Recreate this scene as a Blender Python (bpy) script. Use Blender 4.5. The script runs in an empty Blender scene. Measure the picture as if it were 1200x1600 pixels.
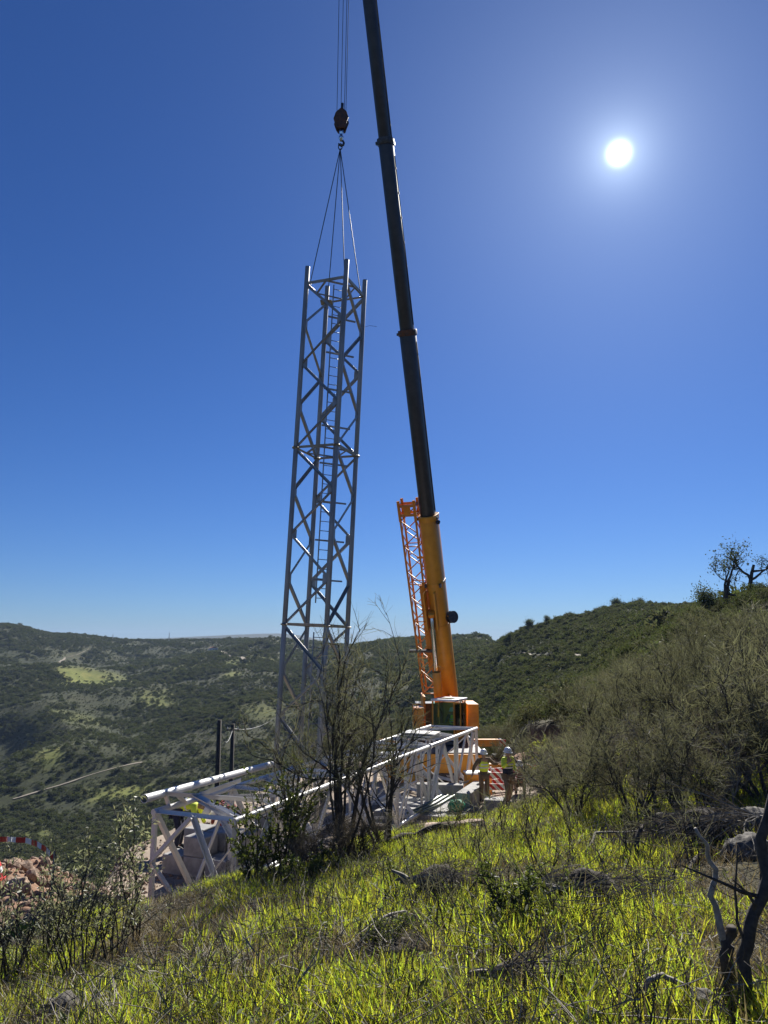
import bpy, math, random
import numpy as np
from mathutils import Vector, Matrix, Quaternion

scene = bpy.context.scene
col = scene.collection
R = math.radians

# ------------------------------------------------------------------ camera
EYE = 1.6
PITCH = 9.9
FPX = 1150.0                      # focal length in pixels of a 1200x1600 frame
cam_d = bpy.data.cameras.new('camera')
cam_d.sensor_fit = 'VERTICAL'
cam_d.sensor_height = 36.0
cam_d.sensor_width = 27.0
cam_d.lens = FPX / 1600.0 * 36.0
cam_d.clip_start = 0.05
cam_d.clip_end = 20000
cam = bpy.data.objects.new('camera', cam_d)
cam.location = (0, 0, EYE)
cam.rotation_euler = (R(90 + PITCH), 0, 0)
col.objects.link(cam)
scene.camera = cam

# ------------------------------------------------------------------ sky and sun
SUN_AZ, SUN_EL = 19.5, 34.3       # degrees right of +Y, above the horizon
world = bpy.data.worlds.new('World')
scene.world = world
world.use_nodes = True
wn, wl = world.node_tree.nodes, world.node_tree.links
wn.clear()
w_out = wn.new('ShaderNodeOutputWorld')
w_bg = wn.new('ShaderNodeBackground')
w_bg.inputs['Strength'].default_value = 0.0570
sky = wn.new('ShaderNodeTexSky')
sky.sky_type = 'NISHITA'
sky.sun_disc = False
sky.sun_elevation = R(SUN_EL)
sky.sun_rotation = R(SUN_AZ)
sky.altitude = 800
sky.air_density = 1.0
sky.dust_density = 0.15
sky.ozone_density = 4.0
w_hsv = wn.new('ShaderNodeHueSaturation')
w_hsv.inputs['Saturation'].default_value = 1.12
w_hsv.inputs['Value'].default_value = 1.0
wl.new(sky.outputs[0], w_hsv.inputs['Color'])
w_tint = wn.new('ShaderNodeVectorMath'); w_tint.operation = 'MULTIPLY'      # deep clear-air blue
w_tint.inputs[1].default_value = (0.33, 0.47, 0.74)
wl.new(w_hsv.outputs[0], w_tint.inputs[0])
# the sun itself, seen in the sky, with its bright aureole
sd = Vector((math.sin(R(SUN_AZ)) * math.cos(R(SUN_EL)), math.cos(R(SUN_AZ)) * math.cos(R(SUN_EL)), math.sin(R(SUN_EL))))
tc = wn.new('ShaderNodeTexCoord')
dt = wn.new('ShaderNodeVectorMath'); dt.operation = 'DOT_PRODUCT'
dt.inputs[1].default_value = sd
nrm = wn.new('ShaderNodeVectorMath'); nrm.operation = 'NORMALIZE'
wl.new(tc.outputs['Generated'], nrm.inputs[0])
wl.new(nrm.outputs[0], dt.inputs[0])
def wmath(op, a, b=None):
    n = wn.new('ShaderNodeMath'); n.operation = op
    for i, v in enumerate((a, b)):
        if v is None: continue
        if isinstance(v, (int, float)): n.inputs[i].default_value = v
        else: wl.new(v, n.inputs[i])
    return n.outputs[0]
clampd = wmath('MINIMUM', dt.outputs['Value'], 1.0)
ang = wmath('MULTIPLY', wmath('ARCCOSINE', clampd), 180 / math.pi)      # degrees from the sun
disc = wmath('MULTIPLY', wmath('POWER', math.e, wmath('MULTIPLY', wmath('POWER', wmath('DIVIDE', ang, 0.50), 2.0), -1.0)), 60.0)
halo1 = wmath('MULTIPLY', wmath('POWER', math.e, wmath('DIVIDE', ang, -1.35)), 7.0)
halo2 = wmath('MULTIPLY', wmath('POWER', math.e, wmath('DIVIDE', ang, -10.0)), 2.3)
tot = wmath('ADD', wmath('ADD', disc, halo1), halo2)
w_col = wn.new('ShaderNodeVectorMath'); w_col.operation = 'SCALE'
w_col.inputs[0].default_value = (0.84, 0.98, 1.10)
wl.new(tot, w_col.inputs['Scale'])
w_add = wn.new('ShaderNodeVectorMath'); w_add.operation = 'ADD'
wl.new(w_tint.outputs[0], w_add.inputs[0])
wl.new(w_col.outputs[0], w_add.inputs[1])
wl.new(w_add.outputs[0], w_bg.inputs['Color'])
wl.new(w_bg.outputs[0], w_out.inputs['Surface'])

sun_d = bpy.data.lights.new('sun', 'SUN')
sun_d.energy = 5.0
sun_d.angle = R(0.53)
sun_d.color = (1.0, 0.95, 0.87)
sun = bpy.data.objects.new('sun', sun_d)
sun.rotation_euler = (-sd).to_track_quat('-Z', 'Y').to_euler()
col.objects.link(sun)

vs = scene.view_settings
vs.view_transform = 'Standard'; vs.look = 'None'; vs.gamma = 1.0
vs.use_curve_mapping = False
vs.exposure = 0.95
scene.cycles.max_bounces = 5
scene.cycles.diffuse_bounces = 3
scene.cycles.transparent_max_bounces = 12
scene.cycles.transmission_bounces = 4
scene.cycles.caustics_reflective = False
scene.cycles.caustics_refractive = False
scene.cycles.use_denoising = True
scene.cycles.use_adaptive_sampling = False

# ------------------------------------------------------------------ helpers
cp, sp = math.cos(R(PITCH)), math.sin(R(PITCH))
def ray(px, py):
    """direction of the photograph's pixel (1200x1600 grid), scaled so its horizontal +Y part is 1"""
    dx, dy = px - 600.0, 800.0 - py
    y = FPX * cp - dy * sp
    z = dy * cp + FPX * sp
    return Vector((dx / y, 1.0, z / y))
def at(px, py, Y):
    d = ray(px, py)
    return Vector((d.x * Y, Y, EYE + d.z * Y))
def atz(px, py, z):
    d = ray(px, py)
    return at(px, py, (z - EYE) / d.z)

def tag(o, label=None, cat=None, group=None, kind=None):
    if label: o['label'] = label
    if cat: o['category'] = cat
    if group: o['group'] = group
    if kind: o['kind'] = kind
    return o
def empty(name, loc=(0, 0, 0), rz=0.0):
    e = bpy.data.objects.new(name, None)
    e.empty_display_size = 0.2
    e.location = loc
    e.rotation_euler = (0, 0, rz)
    col.objects.link(e)
    return e
def link(name, mesh, parent=None, loc=None):
    o = bpy.data.objects.new(name, mesh)
    col.objects.link(o)
    if parent: o.parent = parent
    if loc is not None: o.location = loc
    return o
def copy_tree(o, parent=None):
    c = o.copy(); col.objects.link(c); c.parent = parent
    for ch in list(o.children):
        copy_tree(ch, c)
    return c
def frame_z(p0, p1, roll=0.0):
    """rotation whose z axis runs from p0 to p1"""
    d = (Vector(p1) - Vector(p0))
    q = d.to_track_quat('Z', 'Y')
    m = q.to_matrix().to_4x4()
    return m @ Matrix.Rotation(roll, 4, 'Z')

class MB:
    """collects shapes for one mesh"""
    def __init__(s): s.v = []; s.f = []; s.m = []
    def add(s, vs_, fs, mi=0):
        b = len(s.v)
        s.v.extend([tuple(x) for x in vs_])
        for f in fs: s.f.append(tuple(b + i for i in f)); s.m.append(mi)
    def box(s, c, d, rot=None, mi=0, taper=1.0):
        hx, hy, hz = d[0] / 2, d[1] / 2, d[2] / 2
        vv = []
        for z in (-1, 1):
            t = taper if z > 0 else 1.0
            for x, y in ((-1, -1), (1, -1), (1, 1), (-1, 1)):
                p = Vector((x * hx * t, y * hy * t, z * hz))
                if rot is not None: p = rot @ p
                vv.append(p + Vector(c))
        s.add(vv, [(3, 2, 1, 0), (4, 5, 6, 7), (0, 1, 5, 4), (1, 2, 6, 5), (2, 3, 7, 6), (3, 0, 4, 7)], mi)
        return s
    def bar(s, p0, p1, w, h, roll=0.0, mi=0):
        p0, p1 = Vector(p0), Vector(p1)
        s.box((p0 + p1) / 2, (w, h, (p1 - p0).length), frame_z(p0, p1, roll).to_3x3(), mi)
        return s
    def tube(s, pts, rad, n=6, mi=0, cap=True):
        pts = [Vector(p) for p in pts]
        if not hasattr(rad, '__len__'): rad = [rad] * len(pts)
        rings = []; a = None
        for i, p in enumerate(pts):
            d = (pts[min(i + 1, len(pts) - 1)] - pts[max(i - 1, 0)])
            if d.length < 1e-9: d = Vector((0, 0, 1))
            d.normalize()
            if a is None: a = d.cross(Vector((0, 0, 1)) if abs(d.z) < 0.9 else Vector((1, 0, 0)))
            else: a = a - d * a.dot(d)
            if a.length < 1e-6: a = d.orthogonal()
            a.normalize()
            b = d.cross(a)
            rings.append([p + (a * math.cos(2 * math.pi * k / n) + b * math.sin(2 * math.pi * k / n)) * rad[i] for k in range(n)])
        vv = [q for r_ in rings for q in r_]
        ff = []
        for i in range(len(pts) - 1):
            for k in range(n):
                k2 = (k + 1) % n
                ff.append((i * n + k, i * n + k2, (i + 1) * n + k2, (i + 1) * n + k))
        if cap and n > 2:
            ff.append(tuple(range(n - 1, -1, -1)))
            ff.append(tuple((len(pts) - 1) * n + k for k in range(n)))
        s.add(vv, ff, mi)
        return s
    def lathe(s, prof, n=20, c=(0, 0, 0), mi=0, sx=1.0, sy=1.0):
        vv = []
        for r_, z in prof:
            for k in range(n):
                a = 2 * math.pi * k / n
                vv.append((c[0] + r_ * math.cos(a) * sx, c[1] + r_ * math.sin(a) * sy, c[2] + z))
        ff = []
        for i in range(len(prof) - 1):
            for k in range(n):
                k2 = (k + 1) % n
                ff.append((i * n + k, i * n + k2, (i + 1) * n + k2, (i + 1) * n + k))
        s.add(vv, ff, mi)
        return s
    def prism(s, outline, y0, y1, mi=0, M=None):
        """outline in x,z extruded from y0 to y1"""
        n = len(outline)
        vv = [Vector((x, y0, z)) for x, z in outline] + [Vector((x, y1, z)) for x, z in outline]
        if M is not None: vv = [M @ v for v in vv]
        ff = [tuple(range(n)), tuple(range(2 * n - 1, n - 1, -1))]
        for k in range(n):
            k2 = (k + 1) % n
            ff.append((k2, k, n + k, n + k2))
        s.add(vv, ff, mi)
        return s
    def mesh(s, name, mats, smooth=False):
        me = bpy.data.meshes.new(name)
        me.from_pydata(s.v, [], s.f)
        for m in (mats if isinstance(mats, (list, tuple)) else [mats]): me.materials.append(m)
        if any(s.m): me.polygons.foreach_set('material_index', s.m)
        if smooth: me.polygons.foreach_set('use_smooth', [True] * len(me.polygons))
        me.update()
        return me
    def build(s, name, mats, parent=None, smooth=False, loc=None):
        return link(name, s.mesh(name, mats, smooth), parent, loc)
def bevel(o, w, seg=2):
    m = o.modifiers.new('bevel', 'BEVEL'); m.width = w; m.segments = seg; m.limit_method = 'ANGLE'
    return o

# ------------------------------------------------------------------ materials
def mat_base(name):
    m = bpy.data.materials.new(name); m.use_nodes = True
    nt = m.node_tree
    return m, nt.nodes, nt.links, nt.nodes['Principled BSDF']
def noise_ramp(n, l, scale, stops, detail=5.0, rough=0.6, coord='Object', vec=None, dist=0.0):
    t = n.new('ShaderNodeTexNoise'); t.inputs['Scale'].default_value = scale
    t.inputs['Detail'].default_value = detail; t.inputs['Roughness'].default_value = rough
    t.inputs['Distortion'].default_value = dist
    if vec is None:
        c = n.new('ShaderNodeTexCoord'); vec = c.outputs[coord]
    l.new(vec, t.inputs['Vector'])
    r_ = n.new('ShaderNodeValToRGB')
    el = r_.color_ramp.elements
    while len(el) > 1: el.remove(el[0])
    el[0].position = stops[0][0]; el[0].color = (*stops[0][1], 1)
    for p, c_ in stops[1:]:
        e = el.new(p); e.color = (*c_, 1)
    l.new(t.outputs['Fac'], r_.inputs['Fac'])
    return r_.outputs['Color'], t.outputs['Fac']
def add_bump(n, l, b, height, strength=0.3, dist=0.02):
    bp = n.new('ShaderNodeBump'); bp.inputs['Strength'].default_value = strength; bp.inputs['Distance'].default_value = dist
    l.new(height, bp.inputs['Height']); l.new(bp.outputs[0], b.inputs['Normal'])
def surf(name, c1, c2, scale=4.0, rough=0.6, metal=0.0, bump=0.15, bdist=0.01, spread=(0.35, 0.65), coat=0.0, rvar=0.0):
    m, n, l, b = mat_base(name)
    c, f = noise_ramp(n, l, scale, [(spread[0], c1), (spread[1], c2)])
    l.new(c, b.inputs['Base Color'])
    b.inputs['Roughness'].default_value = rough; b.inputs['Metallic'].default_value = metal
    b.inputs['Coat Weight'].default_value = coat
    if rvar:
        mr = n.new('ShaderNodeMapRange'); mr.inputs['To Min'].default_value = rough - rvar; mr.inputs['To Max'].default_value = rough + rvar
        l.new(f, mr.inputs['Value']); l.new(mr.outputs[0], b.inputs['Roughness'])
    if bump: add_bump(n, l, b, f, bump, bdist)
    return m
def leaf_mat(name, c1, c2, trans, tfac=0.45, rough=0.5, hue_var=0.04, val_var=0.5, spec=0.4):
    """leaf: reflects c1..c2 (one tone per plant), lets `trans` through from behind"""
    m, n, l, b = mat_base(name)
    oi = n.new('ShaderNodeObjectInfo')
    geo = n.new('ShaderNodeNewGeometry')
    mx = n.new('ShaderNodeMix'); mx.data_type = 'RGBA'
    mx.inputs['A'].default_value = (*c1, 1); mx.inputs['B'].default_value = (*c2, 1)
    av = n.new('ShaderNodeMath'); av.operation = 'ADD'
    h1 = n.new('ShaderNodeMath'); h1.operation = 'MULTIPLY'; h1.inputs[1].default_value = 0.55
    h2 = n.new('ShaderNodeMath'); h2.operation = 'MULTIPLY'; h2.inputs[1].default_value = 0.45
    l.new(oi.outputs['Random'], h1.inputs[0]); l.new(geo.outputs['Random Per Island'], h2.inputs[0])
    l.new(h1.outputs[0], av.inputs[0]); l.new(h2.outputs[0], av.inputs[1])
    l.new(av.outputs[0], mx.inputs['Factor'])
    l.new(mx.outputs['Result'], b.inputs['Base Color'])
    b.inputs['Roughness'].default_value = rough
    b.inputs['Specular IOR Level'].default_value = spec
    tr = n.new('ShaderNodeBsdfTranslucent')
    hs = n.new('ShaderNodeHueSaturation')
    hs.inputs['Color'].default_value = (*trans, 1)
    mr = n.new('ShaderNodeMapRange'); mr.inputs['To Min'].default_value = 1 - val_var; mr.inputs['To Max'].default_value = 1 + val_var * 0.6
    l.new(av.outputs[0], mr.inputs['Value']); l.new(mr.outputs[0], hs.inputs['Value'])
    mh = n.new('ShaderNodeMapRange'); mh.inputs['To Min'].default_value = 0.5 - hue_var; mh.inputs['To Max'].default_value = 0.5 + hue_var
    l.new(geo.outputs['Random Per Island'], mh.inputs['Value']); l.new(mh.outputs[0], hs.inputs['Hue'])
    l.new(hs.outputs[0], tr.inputs['Color'])
    ms = n.new('ShaderNodeMixShader'); ms.inputs[0].default_value = tfac
    l.new(b.outputs[0], ms.inputs[1]); l.new(tr.outputs[0], ms.inputs[2])
    l.new(ms.outputs[0], n['Material Output'].inputs['Surface'])
    return m

M = {}
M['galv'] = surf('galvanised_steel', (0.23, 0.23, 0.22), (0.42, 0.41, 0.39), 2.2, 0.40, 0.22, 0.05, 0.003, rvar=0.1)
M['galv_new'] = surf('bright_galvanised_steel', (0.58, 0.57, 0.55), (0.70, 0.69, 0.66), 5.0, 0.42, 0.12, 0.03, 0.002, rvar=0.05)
M['dark_boom'] = surf('dark_grey_paint', (0.030, 0.032, 0.038), (0.05, 0.05, 0.055), 3.0, 0.42, 0.1, 0.04, 0.003, rvar=0.08)
M['orange'] = surf('crane_orange_paint', (0.66, 0.27, 0.018), (0.78, 0.34, 0.024), 2.5, 0.45, 0.0, 0.04, 0.003, coat=0.15, rvar=0.1)
M['jib_orange'] = surf('jib_red_orange_paint', (0.68, 0.22, 0.014), (0.78, 0.28, 0.02), 3.0, 0.5, 0.0, 0.04, 0.003, rvar=0.08)
M['black'] = surf('black_rubber', (0.012, 0.012, 0.013), (0.03, 0.03, 0.03), 8.0, 0.75, 0.0, 0.1)
M['dark_steel'] = surf('dark_steel', (0.05, 0.05, 0.055), (0.10, 0.10, 0.105), 8.0, 0.45, 0.7, 0.06)
M['chrome'] = surf('polished_rod', (0.62, 0.63, 0.65), (0.74, 0.74, 0.75), 3.0, 0.18, 1.0, 0.0)
M['hook'] = surf('hook_block_paint', (0.16, 0.055, 0.018), (0.05, 0.03, 0.02), 7.0, 0.6, 0.1, 0.1)
M['wire'] = surf('wire_rope', (0.06, 0.065, 0.075), (0.11, 0.115, 0.12), 40.0, 0.55, 0.5, 0.1)
M['white_paint'] = surf('white_paint', (0.70, 0.71, 0.71), (0.80, 0.80, 0.79), 3.0, 0.4, 0.0, 0.03)
M['red_paint'] = surf('red_plastic', (0.50, 0.018, 0.015), (0.62, 0.03, 0.02), 3.0, 0.45, 0.0, 0.03)
M['concrete'] = surf('precast_concrete', (0.24, 0.235, 0.225), (0.37, 0.36, 0.345), 3.5, 0.88, 0.0, 0.35, 0.01)
M['bark'] = surf('dark_bark', (0.035, 0.028, 0.022), (0.085, 0.07, 0.055), 22.0, 0.92, 0.0, 0.6, 0.01)
M['dead_wood'] = surf('weathered_dead_wood', (0.19, 0.17, 0.145), (0.36, 0.33, 0.28), 26.0, 0.88, 0.0, 0.5, 0.006)
M['pale_wood'] = surf('split_pale_wood', (0.30, 0.21, 0.14), (0.46, 0.34, 0.24), 14.0, 0.85, 0.0, 0.4, 0.008)
M['rock'] = surf('lichen_rock', (0.03, 0.028, 0.025), (0.17, 0.155, 0.13), 9.0, 0.92, 0.0, 0.7, 0.03)
M['pole_wood'] = surf('creosote_pole', (0.03, 0.026, 0.022), (0.06, 0.05, 0.04), 10.0, 0.9, 0.0, 0.3)
# ------------------------------------------------------------------ terrain
def _hash(ix, iy, seed):
    with np.errstate(over='ignore'):
        h = ix.astype(np.int64).astype(np.uint64) * np.uint64(0x9E3779B97F4A7C15) + iy.astype(np.int64).astype(np.uint64) * np.uint64(0xC2B2AE3D27D4EB4F) + np.uint64(seed * 7919 + 1) * np.uint64(0x165667B19E3779F9)
        h = (h ^ (h >> np.uint64(30))) * np.uint64(0xBF58476D1CE4E5B9)
        h = (h ^ (h >> np.uint64(27))) * np.uint64(0x94D049BB133111EB)
        h = h ^ (h >> np.uint64(31))
    return (h & np.uint64(0xffff)).astype(float) / 65535.0
def vnoise(x, y, seed=0):
    ix, iy = np.floor(x), np.floor(y)
    fx, fy = x - ix, y - iy
    fx, fy = fx * fx * (3 - 2 * fx), fy * fy * (3 - 2 * fy)
    a, b = _hash(ix, iy, seed), _hash(ix + 1, iy, seed)
    c, d = _hash(ix, iy + 1, seed), _hash(ix + 1, iy + 1, seed)
    return (a + (b - a) * fx + (c - a) * fy + (a - b - c + d) * fx * fy) * 2 - 1
def fbm(x, y, seed=0, octv=4):
    s, a, t = 0, 1.0, 0
    for o in range(octv):
        s = s + a * vnoise(x * 2 ** o + 13.7 * o, y * 2 ** o - 7.3 * o, seed + o); t += a; a *= 0.5
    return s / t
def sstep(a, b, x):
    t = np.clip((x - a) / (b - a), 0, 1)
    return t * t * (3 - 2 * t)

PROF = {  # azimuth in degrees right of the view: (distance, height)
    -180: [(0, 0), (10, .6), (60, 5), (200, 12), (800, -20), (3000, -100), (6000, -120)],
    -100: [(0, 0), (6, -.7), (15, -3), (40, -12), (150, -50), (400, -60), (900, 10), (1200, 20), (3000, -60), (6000, -100)],
    -50: [(0, 0), (5, -.9), (9, -1.9), (14, -3.2), (20, -5.4), (40, -15), (120, -46), (300, -62), (550, -44), (700, -22), (880, 40), (1100, 50), (3000, -60), (6000, -100)],
    -27: [(0, 0), (5, -.85), (8, -1.6), (12, -2.6), (16, -3.5), (18, -4.3), (22, -6.2), (30, -10), (40, -15), (120, -45), (260, -60), (400, -54), (550, -42), (700, -24), (880, 15), (940, 20), (1100, 19), (3000, -60), (6000, -100)],
    -23.5: [(0, 0), (5, -.83), (8, -1.55), (12, -2.55), (16, -3.5), (18, -4.3), (22, -6.1), (30, -10), (40, -15), (120, -44), (260, -58), (400, -53), (550, -41), (700, -26), (880, 5), (950, 9), (1080, 8), (3000, -50), (6000, -90)],
    -18.5: [(0, 0), (5, -.8), (8, -1.5), (13, -2.55), (16, -3.6), (18, -4.3), (22, -6.0), (30, -9.8), (40, -14.5), (120, -42), (260, -55), (400, -52), (550, -40), (700, -28), (850, -9), (960, 1.0), (1050, .5), (1600, -40), (3000, -40), (4200, 12), (6000, -60)],
    -8: [(0, 0), (5, -.68), (8, -1.25), (13, -2.25), (18, -3.4), (24, -4.3), (34, -6.5), (44, -10), (60, -15), (150, -38), (300, -44), (450, -38), (600, -26), (800, -4), (960, 2.0), (1050, 1), (1600, -60), (3000, 0), (4200, 40), (5000, 20), (6000, -60)],
    0: [(0, 0), (5, -.6), (10, -1.45), (16, -2.5), (22, -3.4), (28, -4.1), (42, -5.2), (70, -11), (180, -30), (300, -28), (430, -14), (560, -2), (640, 1.6), (760, 0), (1500, -40), (4000, -60), (6000, -90)],
    7.5: [(0, 0), (5, -.52), (10, -1.2), (16, -2.15), (22, -3.35), (25, -3.85), (34, -4.3), (44, -4.9), (70, -9), (140, -15), (200, -12), (260, -8.5), (340, -5), (430, -1), (520, 4.0), (560, 4.8), (700, 0), (1500, -40), (6000, -90)],
    9.2: [(0, 0), (5, -.5), (10, -1.15), (16, -2.0), (22, -3.2), (27, -3.75), (34, -4.0), (50, -5), (90, -9), (140, -10), (200, -5), (245, .8), (280, 2.4), (400, -2), (1500, -50), (6000, -90)],
    11: [(0, 0), (5, -.48), (10, -1.1), (16, -1.9), (22, -3.0), (28, -3.6), (32, -2.6), (45, -3), (80, -6), (140, -9), (200, -2), (245, 5.2), (275, 5.5), (400, -10), (1500, -60), (6000, -90)],
    14.4: [(0, 0), (5, -.45), (10, -1.0), (16, -1.5), (24, -2.3), (32, -2.1), (45, -2.4), (80, -4), (140, -4), (200, 3), (250, 9.2), (280, 9.6), (400, -4), (1500, -60), (6000, -90)],
    18.5: [(0, 0), (5, -.42), (10, -.92), (16, -1.3), (24, -1.5), (32, -1.2), (45, -.9), (80, .5), (140, 3), (200, 8), (255, 13.0), (285, 13.4), (400, 2), (1500, -60), (6000, -90)],
    22.8: [(0, 0), (5, -.4), (10, -.85), (15, -1.1), (25, -.9), (40, .1), (60, 2.6), (75, 3.5), (140, 6), (200, 9.5), (250, 12.4), (285, 12.2), (400, 0), (1500, -60), (6000, -90)],
    28: [(0, 0), (5, -.36), (10, -.75), (15, -.9), (25, -.4), (40, 1.2), (60, 4.6), (75, 5.6), (90, 5.6), (140, 7), (250, 12), (400, 0), (1500, -60), (6000, -90)],
    60: [(0, 0), (5, -.2), (10, -.3), (25, 1), (60, 6), (120, 12), (300, 12), (1500, -60), (6000, -90)],
    180: [(0, 0), (10, .6), (60, 5), (200, 12), (800, -20), (3000, -100), (6000, -120)],
}
PK = sorted(PROF)
PAD = np.array([(-3.9, 14.4), (3.3, 25.2), (6.3, 26.2), (8.2, 31.0), (7.0, 42.0), (-2.5, 41.0), (-5.6, 28.0), (-7.0, 22.5), (-6.8, 17.4), (-5.5, 15.9)])
def poly_sd(x, y, P):
    """signed distance to a polygon, negative inside"""
    d = np.full(np.shape(x), 1e9); inside = np.zeros(np.shape(x), bool)
    n = len(P)
    for i in range(n):
        ax, ay = P[i]; bx, by = P[(i + 1) % n]
        ex, ey = bx - ax, by - ay
        t = np.clip(((x - ax) * ex + (y - ay) * ey) / (ex * ex + ey * ey), 0, 1)
        d = np.minimum(d, np.hypot(x - ax - t * ex, y - ay - t * ey))
        cnd = ((ay > y) != (by > y)) & (x < ex * (y - ay) / (ey if ey else 1e-9) + ax)
        inside ^= cnd
    return np.where(inside, -d, d)
def pad_mask(x, y):
    sdv = poly_sd(x, y, PAD) + 0.35 * fbm(x * 0.6, y * 0.6, 91, 3)
    return 1 - sstep(-0.1, 1.1, sdv)
def berm(x, y):
    """heap of dug-out red earth at the left edge of the pad"""
    wx = 0.7 * fbm(x / 2.0, y / 2.0, 33, 3)
    return np.exp(-(((x + 8.7 + wx) / 4.2) ** 2 + ((y - 15.0 + wx) / 2.6) ** 2) ** 2.2)
def cutbank(x, y):
    w_ = .9 * fbm(x / 1.7, y / 1.7, 39, 3)
    return np.exp(-(((x - 7.0 + w_) / 2.3) ** 2 + ((y - 33.6 + w_) / 1.3) ** 2) ** 1.6)
def height(x, y):
    x = np.asarray(x, float); y = np.asarray(y, float)
    r = np.hypot(x, y); az = np.degrees(np.arctan2(x, y))
    zs = [np.interp(r, [p[0] for p in PROF[k]], [p[1] for p in PROF[k]]) for k in PK]
    z = np.zeros_like(r)
    for i in range(len(PK) - 1):
        m = (az >= PK[i]) & (az <= PK[i + 1])
        t = (az - PK[i]) / (PK[i + 1] - PK[i]); t = t * t * (3 - 2 * t)
        z = np.where(m, zs[i] * (1 - t) + zs[i + 1] * t, z)
    big = sstep(60, 260, r)
    z = z + big * np.clip(0.011 * r, 0, 8.5) * (fbm(x / 140, y / 140, 3, 5)) * (1 - .7 * (1 - sstep(300, 480, r)) * sstep(2, 9, az)) * (1 - 0.75 * sstep(780, 920, r))
    ridge = 1 - np.abs(fbm(x / 210 + 0.4 * fbm(x / 90, y / 90, 40, 2), y / 210, 17, 3)) * 2.4
    z = z + big * np.clip(0.024 * r, 0, 17) * (ridge - 0.5) * sstep(150, 400, r) * (1 - sstep(640, 880, r)) * sstep(-2, -12, az)
    spur = 1 - 2.0 * np.abs(fbm((x + .35 * y) / 190 + .25 * fbm(x / 120, y / 120, 44, 2), y / 620, 29, 3))
    z = z + 17 * (spur - .45) * sstep(230, 420, r) * (1 - sstep(720, 900, r)) * sstep(4, -6, az)
    near = (1 - sstep(60, 160, r))
    pm = pad_mask(x, y)
    zn = near * (0.13 * fbm(x / 2.6, y / 2.6, 5, 3) + 0.05 * fbm(x / .7, y / .7, 8, 3)) * sstep(0.5, 3, r)
    z = z + zn * (1 - pm)
    zp = -4.15 - 0.45 * sstep(29, 38, y) + 0.3 * sstep(2.5, 5.5, x) * (1 - sstep(27, 31, y)) + 0.045 * fbm(x / 1.1, y / 1.1, 23, 4)
    z = z * (1 - pm) + zp * pm
    bm = berm(x, y)
    z = np.maximum(z, z * (1 - bm) + bm * (-2.78 - 0.10 * (y - 15) + 0.42 * fbm(x / 1.0, y / 1.0, 31, 5)))
    cb = cutbank(x, y)
    z = np.maximum(z, z * (1 - cb) + cb * (-2.95 + .10 * (x - 7) + 0.5 * fbm(x / 1.3, y / 1.3, 37, 5)))
    return z
def hz(x, y): return float(height(np.array([x]), np.array([y]))[0])
def hit(px, py, rmin=2.0, rmax=4000):
    """the ground point a line of sight through this pixel meets first"""
    d = ray(px, py)
    rr = np.concatenate([np.arange(rmin, 60, 0.05), np.geomspace(60, rmax, 1500)])
    x, y, z = d.x * rr, rr, EYE + d.z * rr
    g = z - height(x, y)
    k = np.argmax(g < 0)
    if g[k] >= 0: k = len(rr) - 1
    return Vector((x[k], y[k], float(height(x[k:k+1], y[k:k+1])[0])))
def gp(px, py, Y=None):
    """ground point below pixel column px at depth Y (or where the sight line lands)"""
    if Y is None: return hit(px, py)
    d = ray(px, py); x = d.x * Y
    return Vector((x, Y, hz(x, Y)))

az_l = np.concatenate([np.arange(-180, -42, 4.0), np.arange(-42, 42, 0.28), np.arange(42, 180, 4.0)])
rr_l = np.concatenate([[0.05, .4, .8, 1.2, 1.6], np.arange(2.0, 46, 0.17), np.geomspace(46.2, 6000, 250)])
AZ, RR = np.meshgrid(np.radians(az_l), rr_l, indexing='ij')
GX, GY = np.sin(AZ) * RR, np.cos(AZ) * RR
GZ = height(GX, GY)
na, nr = AZ.shape
gv = np.stack([GX, GY, GZ], -1).reshape(-1, 3)
ia = np.arange(na); ir = np.arange(nr - 1)
A, B = np.meshgrid(ia, ir, indexing='ij')
A2 = (A + 1) % na
quads = np.stack([A * nr + B, A * nr + B + 1, A2 * nr + B + 1, A2 * nr + B], -1).reshape(-1, 4)[:, ::-1]
gme = bpy.data.meshes.new('terrain')
gme.vertices.add(len(gv)); gme.vertices.foreach_set('co', gv.ravel())
gme.loops.add(quads.size); gme.loops.foreach_set('vertex_index', quads.ravel().astype(np.int32))
gme.polygons.add(len(quads)); gme.polygons.foreach_set('loop_start', np.arange(0, quads.size, 4, dtype=np.int32))
gme.polygons.foreach_set('use_smooth', np.ones(len(quads), bool))
gme.update(calc_edges=True); gme.validate()

FIELDS = [  # open grassy fields on the far slopes: pixel centre, half sizes in pixels, strength
    (150, 1068, 60, 9, 1), (128, 1052, 26, 7, .9), (368, 1036, 26, 7, .9), (362, 1053, 16, 6, .8), (60, 1188, 40, 9, .7),
    (185, 1245, 40, 10, .9), (250, 1092, 40, 12, .7), (390, 1110, 40, 12, .5), (55, 1300, 50, 10, .5), (300, 1045, 40, 6, .5),
    (725, 1045, 30, 12, .8), (740, 1030, 40, 6, .6), (420, 1030, 30, 6, .5), (100, 1120, 60, 8, .35)]
FW = []
for cx, cy, hx, hy, s_ in FIELDS:             # each field as an ellipse on the ground
    c_ = hit(cx, cy, 60); n_, f_ = hit(cx, cy + hy, 60), hit(cx, cy - hy, 60)
    rad_l = min(max((f_ - n_).length / 2, 12), 75)
    FW.append((c_.x, c_.y, hx / FPX * c_.y, rad_l, s_))
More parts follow.
